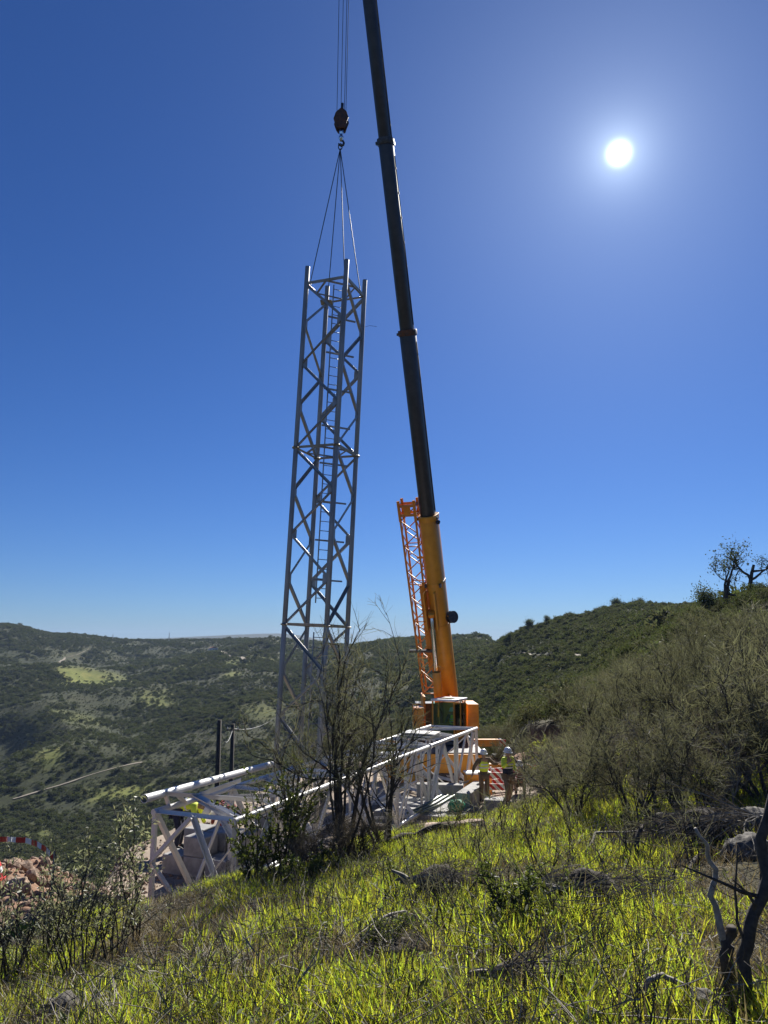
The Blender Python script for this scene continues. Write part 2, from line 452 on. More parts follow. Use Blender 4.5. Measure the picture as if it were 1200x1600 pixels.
def field_mask(x, y, z):
    wx, wy = x + 14 * fbm(x / 30, y / 30, 60, 3), y + 20 * fbm(x / 30, y / 30, 66, 3)
    m = np.zeros_like(x)
    for cx, cy, rx, rl, s_ in FW:
        L = math.hypot(cx, cy); ux, uy = cx / L, cy / L
        dl = (wx - cx) * ux + (wy - cy) * uy; dx = (wx - cx) * uy - (wy - cy) * ux
        m = np.maximum(m, s_ * np.exp(-((dx / rx) ** 2 + ((dl + .3 * dx) / rl) ** 2) ** 2))
    return m
gx, gy, gz = gv[:, 0], gv[:, 1], gv[:, 2]
def setattr_f(me, name, arr):
    a = me.attributes.new(name, 'FLOAT', 'POINT'); a.data.foreach_set('value', np.asarray(arr, np.float32))
setattr_f(gme, 'pad', np.clip(pad_mask(gx, gy), 0, 1))
setattr_f(gme, 'red', np.clip(np.maximum(berm(gx, gy) * 1.6, cutbank(gx, gy) * 1.5), 0, 1))
setattr_f(gme, 'field', field_mask(gx, gy, gz))
setattr_f(gme, 'far', sstep(40, 120, np.hypot(gx, gy)))

def terrain_mat():
    m, n, l, b = mat_base('hill_ground')
    def attr(a):
        t = n.new('ShaderNodeAttribute'); t.attribute_name = a; return t.outputs['Fac']
    def mix(f, a, c):
        t = n.new('ShaderNodeMix'); t.data_type = 'RGBA'
        l.new(f, t.inputs['Factor'])
        for s_, v in (('A', a), ('B', c)):
            if isinstance(v, tuple): t.inputs[s_].default_value = (*v, 1)
            else: l.new(v, t.inputs[s_])
        return t.outputs['Result']
    near, nf = noise_ramp(n, l, 2.2, [(.3, (0.026, 0.028, 0.012)), (.5, (0.05, 0.045, 0.02)), (.7, (0.105, 0.08, 0.05))], 8, .65)
    far1, ff = noise_ramp(n, l, 0.02, [(.3, (0.016, 0.023, 0.009)), (.5, (0.032, 0.038, 0.014)), (.68, (0.06, 0.056, 0.024))], 9, .68)
    far2, _ = noise_ramp(n, l, 0.22, [(.38, (0.010, 0.016, 0.007)), (.5, (0.036, 0.042, 0.016)), (.62, (0.085, 0.095, 0.032))], 12, .85)
    half = n.new('ShaderNodeValue'); half.outputs[0].default_value = 0.5
    far = mix(half.outputs[0], far1, far2)
    fld, _ = noise_ramp(n, l, 0.12, [(.3, (0.06, 0.085, 0.02)), (.5, (0.16, 0.18, 0.038)), (.7, (0.27, 0.25, 0.07))], 9, .75)
    far = mix(attr('field'), far, fld)
    c = mix(attr('far'), near, far)
    padc, pf = noise_ramp(n, l, 1.6, [(.3, (0.21, 0.165, 0.125)), (.55, (0.33, 0.27, 0.21)), (.75, (0.42, 0.36, 0.29))], 10, .7)
    c = mix(attr('pad'), c, padc)
    redc, rf = noise_ramp(n, l, 2.6, [(.3, (0.16, 0.085, 0.054)), (.52, (0.29, 0.18, 0.12)), (.72, (0.42, 0.32, 0.24))], 10, .75)
    c = mix(attr('red'), c, redc)
    l.new(c, b.inputs['Base Color'])
    b.inputs['Roughness'].default_value = 0.95; b.inputs['Specular IOR Level'].default_value = 0.15
    add_bump(n, l, b, nf, 0.6, 0.08)
    return m
M['ground'] = terrain_mat()
gme.materials.append(M['ground'])
terrain = link('terrain', gme)
tag(terrain, kind='structure')

# dirt tracks that cross the far slopes, laid on the ground
M['track'] = surf('dirt_track', (0.17, 0.145, 0.11), (0.30, 0.26, 0.20), 0.3, 0.95, 0, 0.2)
def track(pts, width, label, w=None):
    w = w or [hit(px, py, 40) for px, py in pts]
    fine = []
    for i in range(len(w) - 1):
        nseg = max(2, int((w[i + 1] - w[i]).length / 3))
        for k in range(nseg):
            t = k / nseg
            fine.append(w[i].lerp(w[i + 1], t))
    fine.append(w[-1])
    L, Rr = [], []
    for i, p in enumerate(fine):
        d = (fine[min(i + 1, len(fine) - 1)] - fine[max(i - 1, 0)]); d.z = 0
        if d.length < 1e-6: d = Vector((1, 0, 0))
        d.normalize(); wv = 1 + .35 * math.sin(i * .9) * math.sin(i * .37 + 1); s_ = Vector((-d.y, d.x, 0)) * width / 2 * wv
        p = p + Vector((-d.y, d.x, 0)) * (width * .5 * math.sin(i * .13) + width * .25 * math.sin(i * .37 + 2))
        L.append(p + s_); Rr.append(p - s_)
    X = np.array([[q.x, q.y] for q in L + Rr])
    n_ = len(fine)
    cx_ = np.array([[q.x, q.y] for q in fine]); Zc = height(cx_[:, 0], cx_[:, 1]) + .15
    Z = np.concatenate([Zc, Zc])           # cut level into the slope
    v = [(X[i, 0], X[i, 1], Z[i]) for i in range(2 * n_)]
    f = [(i, i + 1, n_ + i + 1, n_ + i) for i in range(n_ - 1)]
    mb = MB(); mb.add(v, f)
    o = mb.build('dirt_track', M['track'])
    tag(o, label, kind='structure')
    return [(q.x, q.y) for q in fine]
def track_w(pol, width, label):
    P = []
    for k in range(len(pol) - 1):
        for t in np.linspace(0, 1, 12, endpoint=False):
            a_ = R(pol[k][0] + (pol[k + 1][0] - pol[k][0]) * t); r_ = pol[k][1] + (pol[k + 1][1] - pol[k][1]) * t
            P.append(Vector((math.sin(a_) * r_, math.cos(a_) * r_, 0)))
    return track(None, width, label, P)
TRACKS = []
TRACKS += track([(20, 1250), (80, 1232), (130, 1216), (185, 1200), (225, 1192)], 2.6, 'pale dirt track climbing across the lower left hillside')
TRACKS += track([(331, 1015), (350, 1021), (385, 1031)], 4, 'pale road by the small house below the left ridge')
TRACKS += track_w([(9.8, 212), (10.5, 205), (11.5, 196), (12.5, 184), (13.6, 170), (15, 156)], 1.5, 'pale road contouring the right hill behind the crane')
TRACKS += track([(70, 1040), (100, 1028), (140, 1014)], 2.2, 'faint track slanting up to the left ridge')
TRK = np.array(TRACKS)

# ------------------------------------------------------------------ plant builders
rng = random.Random(7)
def rvec(rg, s=1.0): return Vector((rg.gauss(0, s), rg.gauss(0, s), rg.gauss(0, s)))
def ribbon(mb, pts, w0, w1, side, mi=0):
    n = len(pts); vv = []; ff = []
    for i, p in enumerate(pts):
        w = w0 + (w1 - w0) * i / (n - 1)
        vv += [p - side * w, p + side * w]
    for i in range(n - 1): ff.append((2 * i, 2 * i + 1, 2 * i + 3, 2 * i + 2))
    mb.add(vv, ff, mi)
def leaf(mb, p, d, nrm_, L, W, mi=0):
    s = d.cross(nrm_)
    if s.length < 1e-6: s = Vector((1, 0, 0))
    s.normalize(); s *= W / 2
    mid = p + d * L * 0.5 + nrm_ * L * 0.06
    mb.add([p, mid - s, p + d * L, mid + s], [(0, 1, 2), (0, 2, 3)], mi)
def wander(rg, p, d, L, n, bend, up=0.0):
    pts = [p.copy()]; d = d.normalized()
    for i in range(n):
        d = (d + rvec(rg, bend) + Vector((0, 0, up))).normalized()
        pts.append(pts[-1] + d * (L / n))
    return pts
def make_broom(seed, H=2.6, stems=6, spread=0.55, dens=1.0, twig=0.42, tw=0.0035, thick=0.03, lean=0.0, bare=0.35, mats=('bark', 'broom'), rough=.5):
    """retama-like shrub: dark woody stems and masses of thin green switches. returns (wood mesh, twig mesh)"""
    rg = random.Random(seed)
    wood, tg = MB(), MB()
    for s_ in range(stems):
        a = 2 * math.pi * (s_ + rg.random() * .7) / stems
        out = spread * rg.uniform(.35, 1.1)
        d = Vector((math.cos(a) * out + lean, math.sin(a) * out, 1.0))
        L = H * rg.uniform(.55, .85)
        st = wander(rg, Vector((math.cos(a) * .05, math.sin(a) * .05, -.08)), d, L, 7, .13, .05)
        r0 = thick * rg.uniform(.6, 1.15)
        wood.tube(st, [r0 * (1 - .75 * i / 7) for i in range(8)], 5, cap=False)
        nb = int(7 * dens + .5)
        for b in range(nb):
            t = bare + (1 - bare) * (b + rg.random()) / nb
            k = min(6, int(t * 7)); p = st[k].lerp(st[k + 1], t * 7 - k)
            dd = (st[k + 1] - st[k]).normalized()
            bd = (dd * .7 + rvec(rg, .55) + Vector((0, 0, .25))).normalized()
            BL = H * rg.uniform(.16, .36)
            br = wander(rg, p, bd, BL, 4, .26, .05)
            wood.tube(br, [r0 * .42, r0 * .34, r0 * .27, r0 * .19, r0 * .13], 3, cap=False)
            for q in range(int(6 * dens + .5)):
                tt = rg.uniform(.2, 1); k2 = min(3, int(tt * 4)); p2 = br[k2].lerp(br[k2 + 1], tt * 4 - k2)
                sd_ = ((br[k2 + 1] - br[k2]).normalized() * .7 + rvec(rg, .5) + Vector((0, 0, .3))).normalized()
                sb = wander(rg, p2, sd_, H * rg.uniform(.07, .15), 2, .22, .06)
                wood.tube(sb, [r0 * .17, r0 * .13, r0 * .08], 3, cap=False)
                for w in range(int(7 * dens + .5)):
                    p3 = sb[0].lerp(sb[2], rg.random())
                    td = (sd_ * .8 + rvec(rg, rough) + Vector((0, 0, .25))).normalized()
                    tl = twig * rg.uniform(.35, 1.1)
                    tp = wander(rg, p3, td, tl, 3, .20, -.03)
                    side = td.cross(rvec(rg)).normalized()
                    ribbon(tg, tp, tw, tw * .45, side)
    return wood.mesh('stems', M[mats[0]]), tg.mesh('crown', M[mats[1]])
def make_leafy(seed, H=1.3, stems=9, spread=.6, leafL=.055, leafW=.022, per=26, mats=('bark', 'cistus'), bare=.25, thick=.014):
    rg = random.Random(seed)
    wood, lf = MB(), MB()
    for s_ in range(stems):
        a = rg.random() * 6.283
        d = Vector((math.cos(a) * spread * rg.uniform(.1, 1), math.sin(a) * spread * rg.uniform(.1, 1), 1))
        st = wander(rg, Vector((math.cos(a) * .08, math.sin(a) * .08, -.06)), d, H * rg.uniform(.6, 1.0), 6, .12, .03)
        wood.tube(st, [thick * (1 - .7 * i / 6) for i in range(7)], 4, cap=False)
        for b in range(7):
            t = bare + (1 - bare) * (b + rg.random()) / 7
            k = min(5, int(t * 6)); p = st[k].lerp(st[k + 1], t * 6 - k)
            bd = ((st[k + 1] - st[k]).normalized() * .6 + rvec(rg, .5) + Vector((0, 0, .25))).normalized()
            br = wander(rg, p, bd, H * rg.uniform(.12, .3), 3, .15, .06)
            wood.tube(br, [thick * .4, thick * .3, thick * .22, thick * .12], 3, cap=False)
            for q in range(per):
                tt = rg.random() ** .7; k2 = min(2, int(tt * 3)); p2 = br[k2].lerp(br[k2 + 1], tt * 3 - k2)
                ld = ((br[k2 + 1] - br[k2]).normalized() * .5 + rvec(rg, .6)).normalized()
                nn = rvec(rg).normalized()
                leaf(lf, p2, ld, nn, leafL * rg.uniform(.5, 1.25), leafW * rg.uniform(.7, 1.2))
    return wood.mesh('stems', M[mats[0]]), lf.mesh('crown', M[mats[1]])
def make_bush(seed, n=420, mat='scrub', leafL=.16, flat=.8, lobes=6):
    """unit bush (about 1 m radius) of leaf sprays round a few lobes, for scatter on slopes"""
    rg = random.Random(seed); mb = MB()
    cs = [(Vector((rg.uniform(-.5, .5), rg.uniform(-.5, .5), rg.uniform(.3, .8))), rg.uniform(.35, .6)) for _ in range(lobes)]
    for i in range(n):
        c, r_ = rg.choice(cs)
        d = rvec(rg).normalized()
        if d.z < -.5: d.z = -d.z
        p = c + Vector((d.x, d.y, d.z * flat)) * r_ * rg.uniform(.55, 1.05)
        if p.z < 0.02: p.z = rg.uniform(.02, .2)
        leaf(mb, p, (d + rvec(rg, .7)).normalized(), rvec(rg).normalized(), leafL * rg.uniform(.6, 1.5), leafL * rg.uniform(.4, .9))
    return mb.mesh('scrub_bush', M[mat])

M['broom'] = leaf_mat('broom_switches', (0.055, 0.06, 0.036), (0.21, 0.20, 0.145), (0.18, 0.18, 0.085), .35, .75, .02, .6, .12)
M['broom_dry'] = leaf_mat('dry_switches', (0.09, 0.08, 0.06), (0.20, 0.18, 0.145), (0.16, 0.135, 0.09), .2, .85, .02, .4, .1)
M['cistus'] = leaf_mat('grey_green_leaf', (0.08, 0.095, 0.055), (0.27, 0.28, 0.195), (0.30, 0.31, 0.15), .42, .45, .02, .5)
M['leafy'] = leaf_mat('glossy_leaf', (0.035, 0.055, 0.018), (0.075, 0.10, 0.03), (0.18, 0.22, 0.04), .35, .55, .02, .5)
M['bright_leaf'] = leaf_mat('yellow_green_leaf', (0.12, 0.15, 0.03), (0.18, 0.2, 0.04), (0.42, 0.45, 0.06), .45, .5, .02, .4)
M['scrub'] = leaf_mat('hillside_scrub', (0.016, 0.026, 0.010), (0.10, 0.12, 0.045), (0.10, 0.12, 0.035), .3, .85, .03, .5, .15)
M['scrub_olive'] = leaf_mat('olive_scrub', (0.055, 0.065, 0.035), (0.125, 0.13, 0.075), (0.12, 0.13, 0.05), .3, .85, .03, .5, .15)
M['grass'] = leaf_mat('green_grass', (0.06, 0.085, 0.015), (0.17, 0.17, 0.034), (0.58, 0.64, 0.045), .58, .42, .035, .55, .5)
M['straw'] = leaf_mat('dry_grass', (0.14, 0.115, 0.06), (0.27, 0.22, 0.13), (0.26, 0.20, 0.09), .35, .6, .02, .4)
M['weed'] = leaf_mat('broad_weed_leaf', (0.05, 0.075, 0.018), (0.10, 0.12, 0.03), (0.25, 0.29, 0.04), .5, .6, .03, .5)

def scatter(name, pts, rot, scl, idx, meshes, label=None):
    """one 'stuff' object: shared plant meshes set on the given points"""
    srcs = bpy.data.collections.new(name + '_sources')
    for me in meshes:
        srcs.objects.link(bpy.data.objects.new(me.name, me))
    me = bpy.data.meshes.new(name)
    me.from_pydata([tuple(p) for p in pts], [], [])
    a = me.attributes.new('rot', 'FLOAT_VECTOR', 'POINT'); a.data.foreach_set('vector', np.asarray(rot, np.float32).ravel())
    a = me.attributes.new('scl', 'FLOAT_VECTOR', 'POINT'); a.data.foreach_set('vector', np.asarray(scl, np.float32).ravel())
    a = me.attributes.new('idx', 'INT', 'POINT'); a.data.foreach_set('value', np.asarray(idx, np.int32))
    o = link(name, me)
    ng = bpy.data.node_groups.new(name, 'GeometryNodeTree')
    ng.interface.new_socket('Geometry', in_out='INPUT', socket_type='NodeSocketGeometry')
    ng.interface.new_socket('Geometry', in_out='OUTPUT', socket_type='NodeSocketGeometry')
    n, l = ng.nodes, ng.links
    gi, go = n.new('NodeGroupInput'), n.new('NodeGroupOutput')
    ip = n.new('GeometryNodeInstanceOnPoints')
    ci = n.new('GeometryNodeCollectionInfo')
    ci.inputs['Collection'].default_value = srcs
    ci.inputs['Separate Children'].default_value = True
    ci.inputs['Reset Children'].default_value = True
    ip.inputs['Pick Instance'].default_value = True
    def na_(nm, ty):
        t = n.new('GeometryNodeInputNamedAttribute'); t.data_type = ty; t.inputs['Name'].default_value = nm
        return t.outputs['Attribute']
    l.new(gi.outputs[0], ip.inputs['Points']); l.new(ci.outputs[0], ip.inputs['Instance'])
    l.new(na_('idx', 'INT'), ip.inputs['Instance Index'])
    e2r = n.new('FunctionNodeEulerToRotation')
    l.new(na_('rot', 'FLOAT_VECTOR'), e2r.inputs[0]); l.new(e2r.outputs[0], ip.inputs['Rotation'])
    l.new(na_('scl', 'FLOAT_VECTOR'), ip.inputs['Scale'])
    l.new(ip.outputs[0], go.inputs[0])
    md = o.modifiers.new('scatter', 'NODES'); md.node_group = ng
    tag(o, label, kind='stuff')
    return o

# ------------------------------------------------------------------ scrub that covers the slopes
nr_ = np.random.default_rng(5)
def sector(n, r0, r1, a0, a1):
    r = np.sqrt(nr_.uniform(r0 ** 2, r1 ** 2, n)); a = np.radians(nr_.uniform(a0, a1, n))
    return np.sin(a) * r, np.cos(a) * r
def track_dist(x, y):
    d = np.full(len(x), 1e9)
    for k in range(0, len(TRK), 2):
        d = np.minimum(d, np.hypot(x - TRK[k, 0], y - TRK[k, 1]))
    return d
def scrub_points(n, r0, r1, a0, a1, smin, smax, thr, wl_, clear=3.5):
    x, y = sector(n, r0, r1, a0, a1)
    z = height(x, y)
    dn = fbm(x / wl_, y / wl_, 51, 4) * .5 + .5 * fbm(x / wl_ * 5, y / wl_ * 5, 57, 2)
    keep = (dn > thr + nr_.normal(0, .12, n)) & (field_mask(x, y, z) < nr_.uniform(.2, 1.02, n)) & (track_dist(x, y) > clear) & (pad_mask(x, y) < .05)
    x, y, z, dn = x[keep], y[keep], z[keep], dn[keep]
    s_ = nr_.lognormal(0, .38, len(x)); s_ = np.clip(smin + (smax - smin) * .33 * s_, smin * .6, smax * 1.25)
    return x, y, z, s_
bushes_far = [make_bush(100 + i, 190, 'scrub', .26) for i in range(4)] + [make_bush(110 + i, 190, 'scrub_olive', .26) for i in range(2)]
def do_scrub(name, parts, meshes, label):
    X = np.concatenate([p[0] for p in parts]); Y = np.concatenate([p[1] for p in parts])
    Z = np.concatenate([p[2] for p in parts]); S = np.concatenate([p[3] for p in parts])
    n = len(X)
    rot = np.stack([nr_.normal(0, .08, n), nr_.normal(0, .08, n), nr_.uniform(0, 6.28, n)], -1)
    hgt = nr_.uniform(.65, 1.15, n)
    scatter(name, np.stack([X, Y, Z - .1 * S], -1), rot, np.stack([S, S, S * hgt], -1), nr_.integers(0, len(meshes), n), meshes, label)
    print(name, n)
do_scrub('hillside_scrub', [
    scrub_points(34000, 60, 620, -36, 8, .6, 2.5, -.14, 60),
    scrub_points(22000, 60, 520, -36, 8, .25, .9, -.6, 60),
    scrub_points(44000, 560, 1120, -36, 12, 1.0, 3.5, -.14, 90),
    scrub_points(18000, 520, 1000, -36, 8, .5, 1.5, -.6, 60),
    scrub_points(9000, 75, 300, 6, 36, .5, 2.0, -.14, 26, 1.0),
    scrub_points(7000, 75, 300, 6, 36, .2, .7, -.5, 30, 1.0),
    scrub_points(3500, 130, 262, 6.5, 17, .35, 1.1, -3, 30, .9),
    scrub_points(8000, 300, 760, 0, 12, 1.2, 3.6, -.15, 60)], bushes_far, 'low dark scrub covering the far hillsides')
bushes_mid = [make_bush(130 + i, 900, 'scrub', .11, .85, 9) for i in range(3)] + [make_bush(140 + i, 900, 'scrub_olive', .11, .85, 9) for i in range(2)]
do_scrub('slope_scrub', [scrub_points(420, 40, 110, -34, 5, .6, 1.7, -.5, 14), scrub_points(1500, 34, 110, 5, 36, .55, 1.6, -.6, 14)],
         bushes_mid, 'grey-green scrub on the slopes round the site')

# ------------------------------------------------------------------ grass of the near slope
def make_tuft(seed, n, h0, h1, w, mat, spread=.09, bend=.5, bl=3):
    rg = random.Random(seed); mb = MB()
    for i in range(n):
        a = rg.random() * 6.283; r_ = spread * math.sqrt(rg.random())
        p = Vector((math.cos(a) * r_, math.sin(a) * r_, -.03))
        a2 = rg.random() * 6.283; tilt = rg.uniform(.05, bend)
        d = Vector((math.cos(a2) * tilt, math.sin(a2) * tilt, 1)).normalized()
        L = rg.uniform(h0, h1); pts = [p]; cur = p
        for k in range(bl):
            d = (d + Vector((math.cos(a2), math.sin(a2), -.35)) * rg.uniform(.02, .26)).normalized()
            cur = cur + d * L / bl; pts.append(cur)
        side = Vector((-math.sin(a2 + rg.gauss(0, .6)), math.cos(a2), 0)).normalized()
        ww = w * rg.uniform(.6, 1.3)
        vv, ff = [], []
        prof = [.7, 1, .75, .08] if bl == 3 else [1, .8, .08]
        for i2, q in enumerate(pts): vv += [q - side * ww * prof[i2], q + side * ww * prof[i2]]
        for k in range(bl): ff.append((2 * k, 2 * k + 1, 2 * k + 3, 2 * k + 2))
        mb.add(vv, ff)
    return mb.mesh('grass_tuft', M[mat])
def make_weed(seed, n=16):
    rg = random.Random(seed); mb = MB()
    for i in range(n):
        a = rg.random() * 6.283
        h = rg.uniform(.02, .14)
        p = Vector((rg.gauss(0, .03), rg.gauss(0, .03), h))
        d = Vector((math.cos(a), math.sin(a), rg.uniform(.1, 1.1))).normalized()
        leaf(mb, p, d, Vector((-d.x * d.z, -d.y * d.z, 1)).normalized(), rg.uniform(.03, .075), rg.uniform(.010, .022))
    return mb.mesh('weed', M['weed'])
def grass_points(n, r0, r1, a0, a1, thr):
    x, y = sector(n, r0, r1, a0, a1)
    dn = fbm(x / 1.3, y / 1.3, 71, 3)
    keep = (pad_mask(x, y) < nr_.uniform(.05, .55, n)) & (berm(x, y) < .12) & (cutbank(x, y) < .2) & (dn > thr + nr_.normal(0, .16, n))
    x, y, dn = x[keep], y[keep], dn[keep]
    return x, y, height(x, y), dn
def do_grass(name, specs, meshes, label, s0, s1, tilt=.12):
    P = [grass_points(*s_) for s_ in specs]
    X = np.concatenate([p[0] for p in P]); Y = np.concatenate([p[1] for p in P]); Z = np.concatenate([p[2] for p in P]); D = np.concatenate([p[3] for p in P])
    n = len(X)
    big = np.clip(.55 + .45 * fbm(X / 2.2, Y / 2.2, 77, 2) + .35 * D, .25, 1.15)
    S = nr_.uniform(s0, s1, n) * (.55 + .6 * big)
    rot = np.stack([nr_.normal(0, tilt, n), nr_.normal(0, tilt, n), nr_.uniform(0, 6.28, n)], -1)
    scatter(name, np.stack([X, Y, Z], -1), rot, np.stack([S, S, S], -1), nr_.integers(0, len(meshes), n), meshes, label)
    print(name, n)
tufts = [make_tuft(200 + i, 26, .07, .25, .0042, 'grass') for i in range(5)] + [make_tuft(210 + i, 22, .04, .15, .006, 'grass', .12, .9) for i in range(3)]
do_grass('green_grass', [(9500, 2.4, 8, -37, 37, .02), (13000, 8, 14, -34, 34, -.02), (17000, 14, 36, -6, 36, -.15), (5000, 13, 17, -32, 2, -.1)], tufts,
         'sunlit green grass on the near slope', .75, 1.35)
straws = [make_tuft(230 + i, 16, .06, .26, .0026, 'straw', .10, 1.3) for i in range(4)]
do_grass('dry_grass', [(6000, 2.4, 8, -37, 37, -.6), (7500, 8, 14, -34, 34, -.6), (8000, 14, 34, -6, 36, -.6)], straws, 'dry straw among the green grass', .7, 1.4, .3)
weeds = [make_weed(250 + i) for i in range(5)]
do_grass('broadleaf_weeds', [(1500, 2.4, 8, -37, 37, -.1), (1500, 8, 14, -34, 34, -.1)], weeds, 'low broad-leaved weeds among the grass', .7, 1.5, .2)
# ------------------------------------------------------------------ steel members shared by all lattice work
def unit_angle(name, w, t, mat):
    """L profile of unit length along z"""
    mb = MB()
    o = [(0, 0), (w, 0), (w, t), (t, t), (t, w), (0, w)]
    o = [(x - w * .3, y - w * .3) for x, y in o]
    vv = [(x, y, 0) for x, y in o] + [(x, y, 1) for x, y in o]
    ff = [(5, 4, 3, 2, 1, 0), (6, 7, 8, 9, 10, 11)] + [(k, (k + 1) % 6, 6 + (k + 1) % 6, 6 + k) for k in range(6)]
    mb.add(vv, ff); return mb.mesh(name, mat)
def unit_tube(name, r_, n, mat):
    mb = MB(); mb.tube([(0, 0, 0), (0, 0, 1)], r_, n)
    me = mb.mesh(name, mat)
    for p in me.polygons: p.use_smooth = len(p.vertices) == 4
    return me
def unit_pipe(name, r_, wall, n, mat):
    """open pipe of unit length"""
    mb = MB(); mb.lathe([(r_, 0), (r_, 1), (r_ - wall, 1), (r_ - wall, 0), (r_, 0)], n)
    me = mb.mesh(name, mat)
    return me
def member(name, me, p0, p1, parent, base, roll=0.0):
    """a shared unit-length profile laid between two points"""
    p0, p1 = Vector(p0), Vector(p1)
    o = link(name, me, parent)
    o.matrix_local = Matrix.Translation(p0 - base) @ frame_z(p0, p1, roll) @ Matrix.Diagonal((1, 1, (p1 - p0).length, 1))
    return o

def lattice(root, base, corners0, corners1, secs, mats, leg_r, br_w, frame_at, ladder=None, start=0, br_t=.009, sub=4, plan=True, joints=None):
    """square lattice tower: four tubular legs, zigzag bracing on each face, horizontal frames.
    corners0/1: four points (ring order) at either end; returns point function"""
    ang_ = unit_angle('brace', br_w, br_t, mats)
    hor = unit_angle('horizontal_bar', br_w * .95, br_t, mats)
    legm = unit_tube('leg', leg_r, 14, mats); plm = unit_angle('plan_brace', br_w * .6, br_t, mats)
    flm = unit_tube('flange', leg_r * 1.55, 14, mats)
    gus = MB(); gus.box((0, 0, 0), (.012, leg_r * 3.0, .30)); gusm = gus.mesh('gusset_plate', mats)
    def pt(k, t): return Vector(corners0[k % 4]).lerp(Vector(corners1[k % 4]), t)
    cen = lambda t: (pt(0, t) + pt(1, t) + pt(2, t) + pt(3, t)) / 4
    L = (Vector(corners1[0]) - Vector(corners0[0])).length
    ax = (Vector(corners1[0]) - Vector(corners0[0])).normalized()
    for k in range(4):
        for s_ in range(secs):
            t0, t1 = (joints[s_], joints[s_ + 1]) if joints else (s_ / secs, (s_ + 1) / secs)
            member('leg', legm, pt(k, t0), pt(k, t1), root, base)
            if s_ > 0:
                member('flange', flm, pt(k, t0) - ax * .03, pt(k, t0) + ax * .03, root, base)
    # frames
    for t in frame_at:
        for k in range(4):
            a, b = pt(k, t), pt(k + 1, t)
            member('horizontal_bar', hor, a, b, root, base, roll=.3)
        if plan:
            m_ = [(pt(k, t) + pt(k + 1, t)) / 2 for k in range(4)]
            for k in range(4):
                member('plan_brace', plm, m_[k], m_[(k + 1) % 4], root, base)
    # zigzag on each face: nodes alternate between the two legs
    edges = sorted(set(list(frame_at)))
    for i in range(len(edges) - 1):
        t0, t1 = edges[i], edges[i + 1]
        for k in range(4):
            for q in range(sub):
                a = pt(k if q % 2 == 0 else k + 1, t1 + (t0 - t1) * (q / sub) + (.012 if q == 0 else 0) * (t0 - t1))
                b = pt(k + 1 if q % 2 == 0 else k, t1 + (t0 - t1) * ((q + 1) / sub))
                d = (b - a).normalized()
                member('brace', ang_, a + d * leg_r * .8, b - d * leg_r * .8, root, base, roll=rng.choice((0, math.pi / 2)))
                if q:
                    g = link('gusset_plate', gusm, root)
                    nd = (pt(k, .5) + pt(k + 1, .5)) / 2 - cen(.5); nd.normalize()
                    p = a
                    side = (pt(k + 1, .5) - pt(k, .5)).normalized()
                    sgn = 1 if q % 2 == 0 else -1
                    mtx = Matrix((nd, side, ax)).transposed().to_4x4()
                    g.matrix_local = Matrix.Translation(p + side * sgn * leg_r * 1.4 - base) @ mtx
    return pt, cen, ax

# --- the tower being lifted
TB = Vector((-2.42, 24.0, -3.72))                    # centre of its lower end
TT = Vector((-1.66, 24.0, 14.28))                    # centre of its upper end
rad_ = 1.06
phi = R(22.3)
ring_dirs = [Vector((-math.cos(phi), -math.sin(phi), 0)), Vector((math.sin(phi), -math.cos(phi), 0)),
             Vector((math.cos(phi), math.sin(phi), 0)), Vector((-math.sin(phi), math.cos(phi), 0))]   # left, front, right, back
axis = (TT - TB).normalized()
qt = Vector((0, 0, 1)).rotation_difference(axis)
ring_dirs = [qt @ d for d in ring_dirs]
tower = empty('lattice_tower', TB)
tag(tower, 'galvanised four-legged lattice tower section hanging upright from the crane hook', 'tower')
c0 = [TB + d * rad_ for d in ring_dirs]; c1 = [TT + d * rad_ for d in ring_dirs]
FR = [0.006, .3215, .6420, .9650]
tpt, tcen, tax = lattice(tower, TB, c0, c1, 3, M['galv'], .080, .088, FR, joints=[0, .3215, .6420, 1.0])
# climbing ladder inside the tower, beside the front leg, with its brackets
lad = empty('ladder'); lad.parent = tower; lad.location = (0, 0, 0)
la = tpt(1, .0).lerp(tpt(3, 0), .17); lb = tpt(1, 1).lerp(tpt(3, 1), .17)
ldir = (tpt(2, 0) - tpt(0, 0)).normalized()
off = ldir * -.13
lt0, lt1 = .36, .955
railm = unit_tube('rail', .021, 6, M['galv']); rungm = unit_tube('rung', .013, 5, M['galv'])
P0 = la.lerp(lb, lt0) + off; P1 = la.lerp(lb, lt1) + off
member('rail', railm, P0 - ldir * .16, P1 - ldir * .16, lad, TB)
member('rail', railm, P0 + ldir * .16, P1 + ldir * .16, lad, TB)
nrung = int((P1 - P0).length / .30)
for i in range(nrung):
    p = P0.lerp(P1, (i + .5) / nrung)
    member('rung', rungm, p - ldir * .16, p + ldir * .16, lad, TB)
Q0 = la.lerp(lb, .02) + off; Q1 = la.lerp(lb, .31) + off
member('rail', railm, Q0 - ldir * .16, Q1 - ldir * .16, lad, TB)
member('rail', railm, Q0 + ldir * .16, Q1 + ldir * .16, lad, TB)
for i in range(16):
    p = Q0.lerp(Q1, (i + .5) / 16)
    member('rung', rungm, p - ldir * .16, p + ldir * .16, lad, TB)
brk = unit_angle('ladder_bracket', .05, .006, M['galv'])
for i in range(8):
    t = .40 + i * .07
    p = la.lerp(lb, t)
    member('ladder_bracket', brk, p + off - ldir * .3, p + ldir * .55, tower, TB)
# small loose tag lines of wire at the top node
tl = MB()
tl.tube([tpt(2, .9), tpt(2, .9) + Vector((.25, -.1, .04)), tpt(2, .9) + Vector((.5, -.15, -.02))], .006, 4)
tl.build('tie_wire', M['wire'], tower).location = -TB
# head plate on the rear of the top frame
hp = MB(); hp.box(tpt(3, .965) - TB, (.42, .42, .02), None)
hp.build('head_plate', M['galv'], tower)

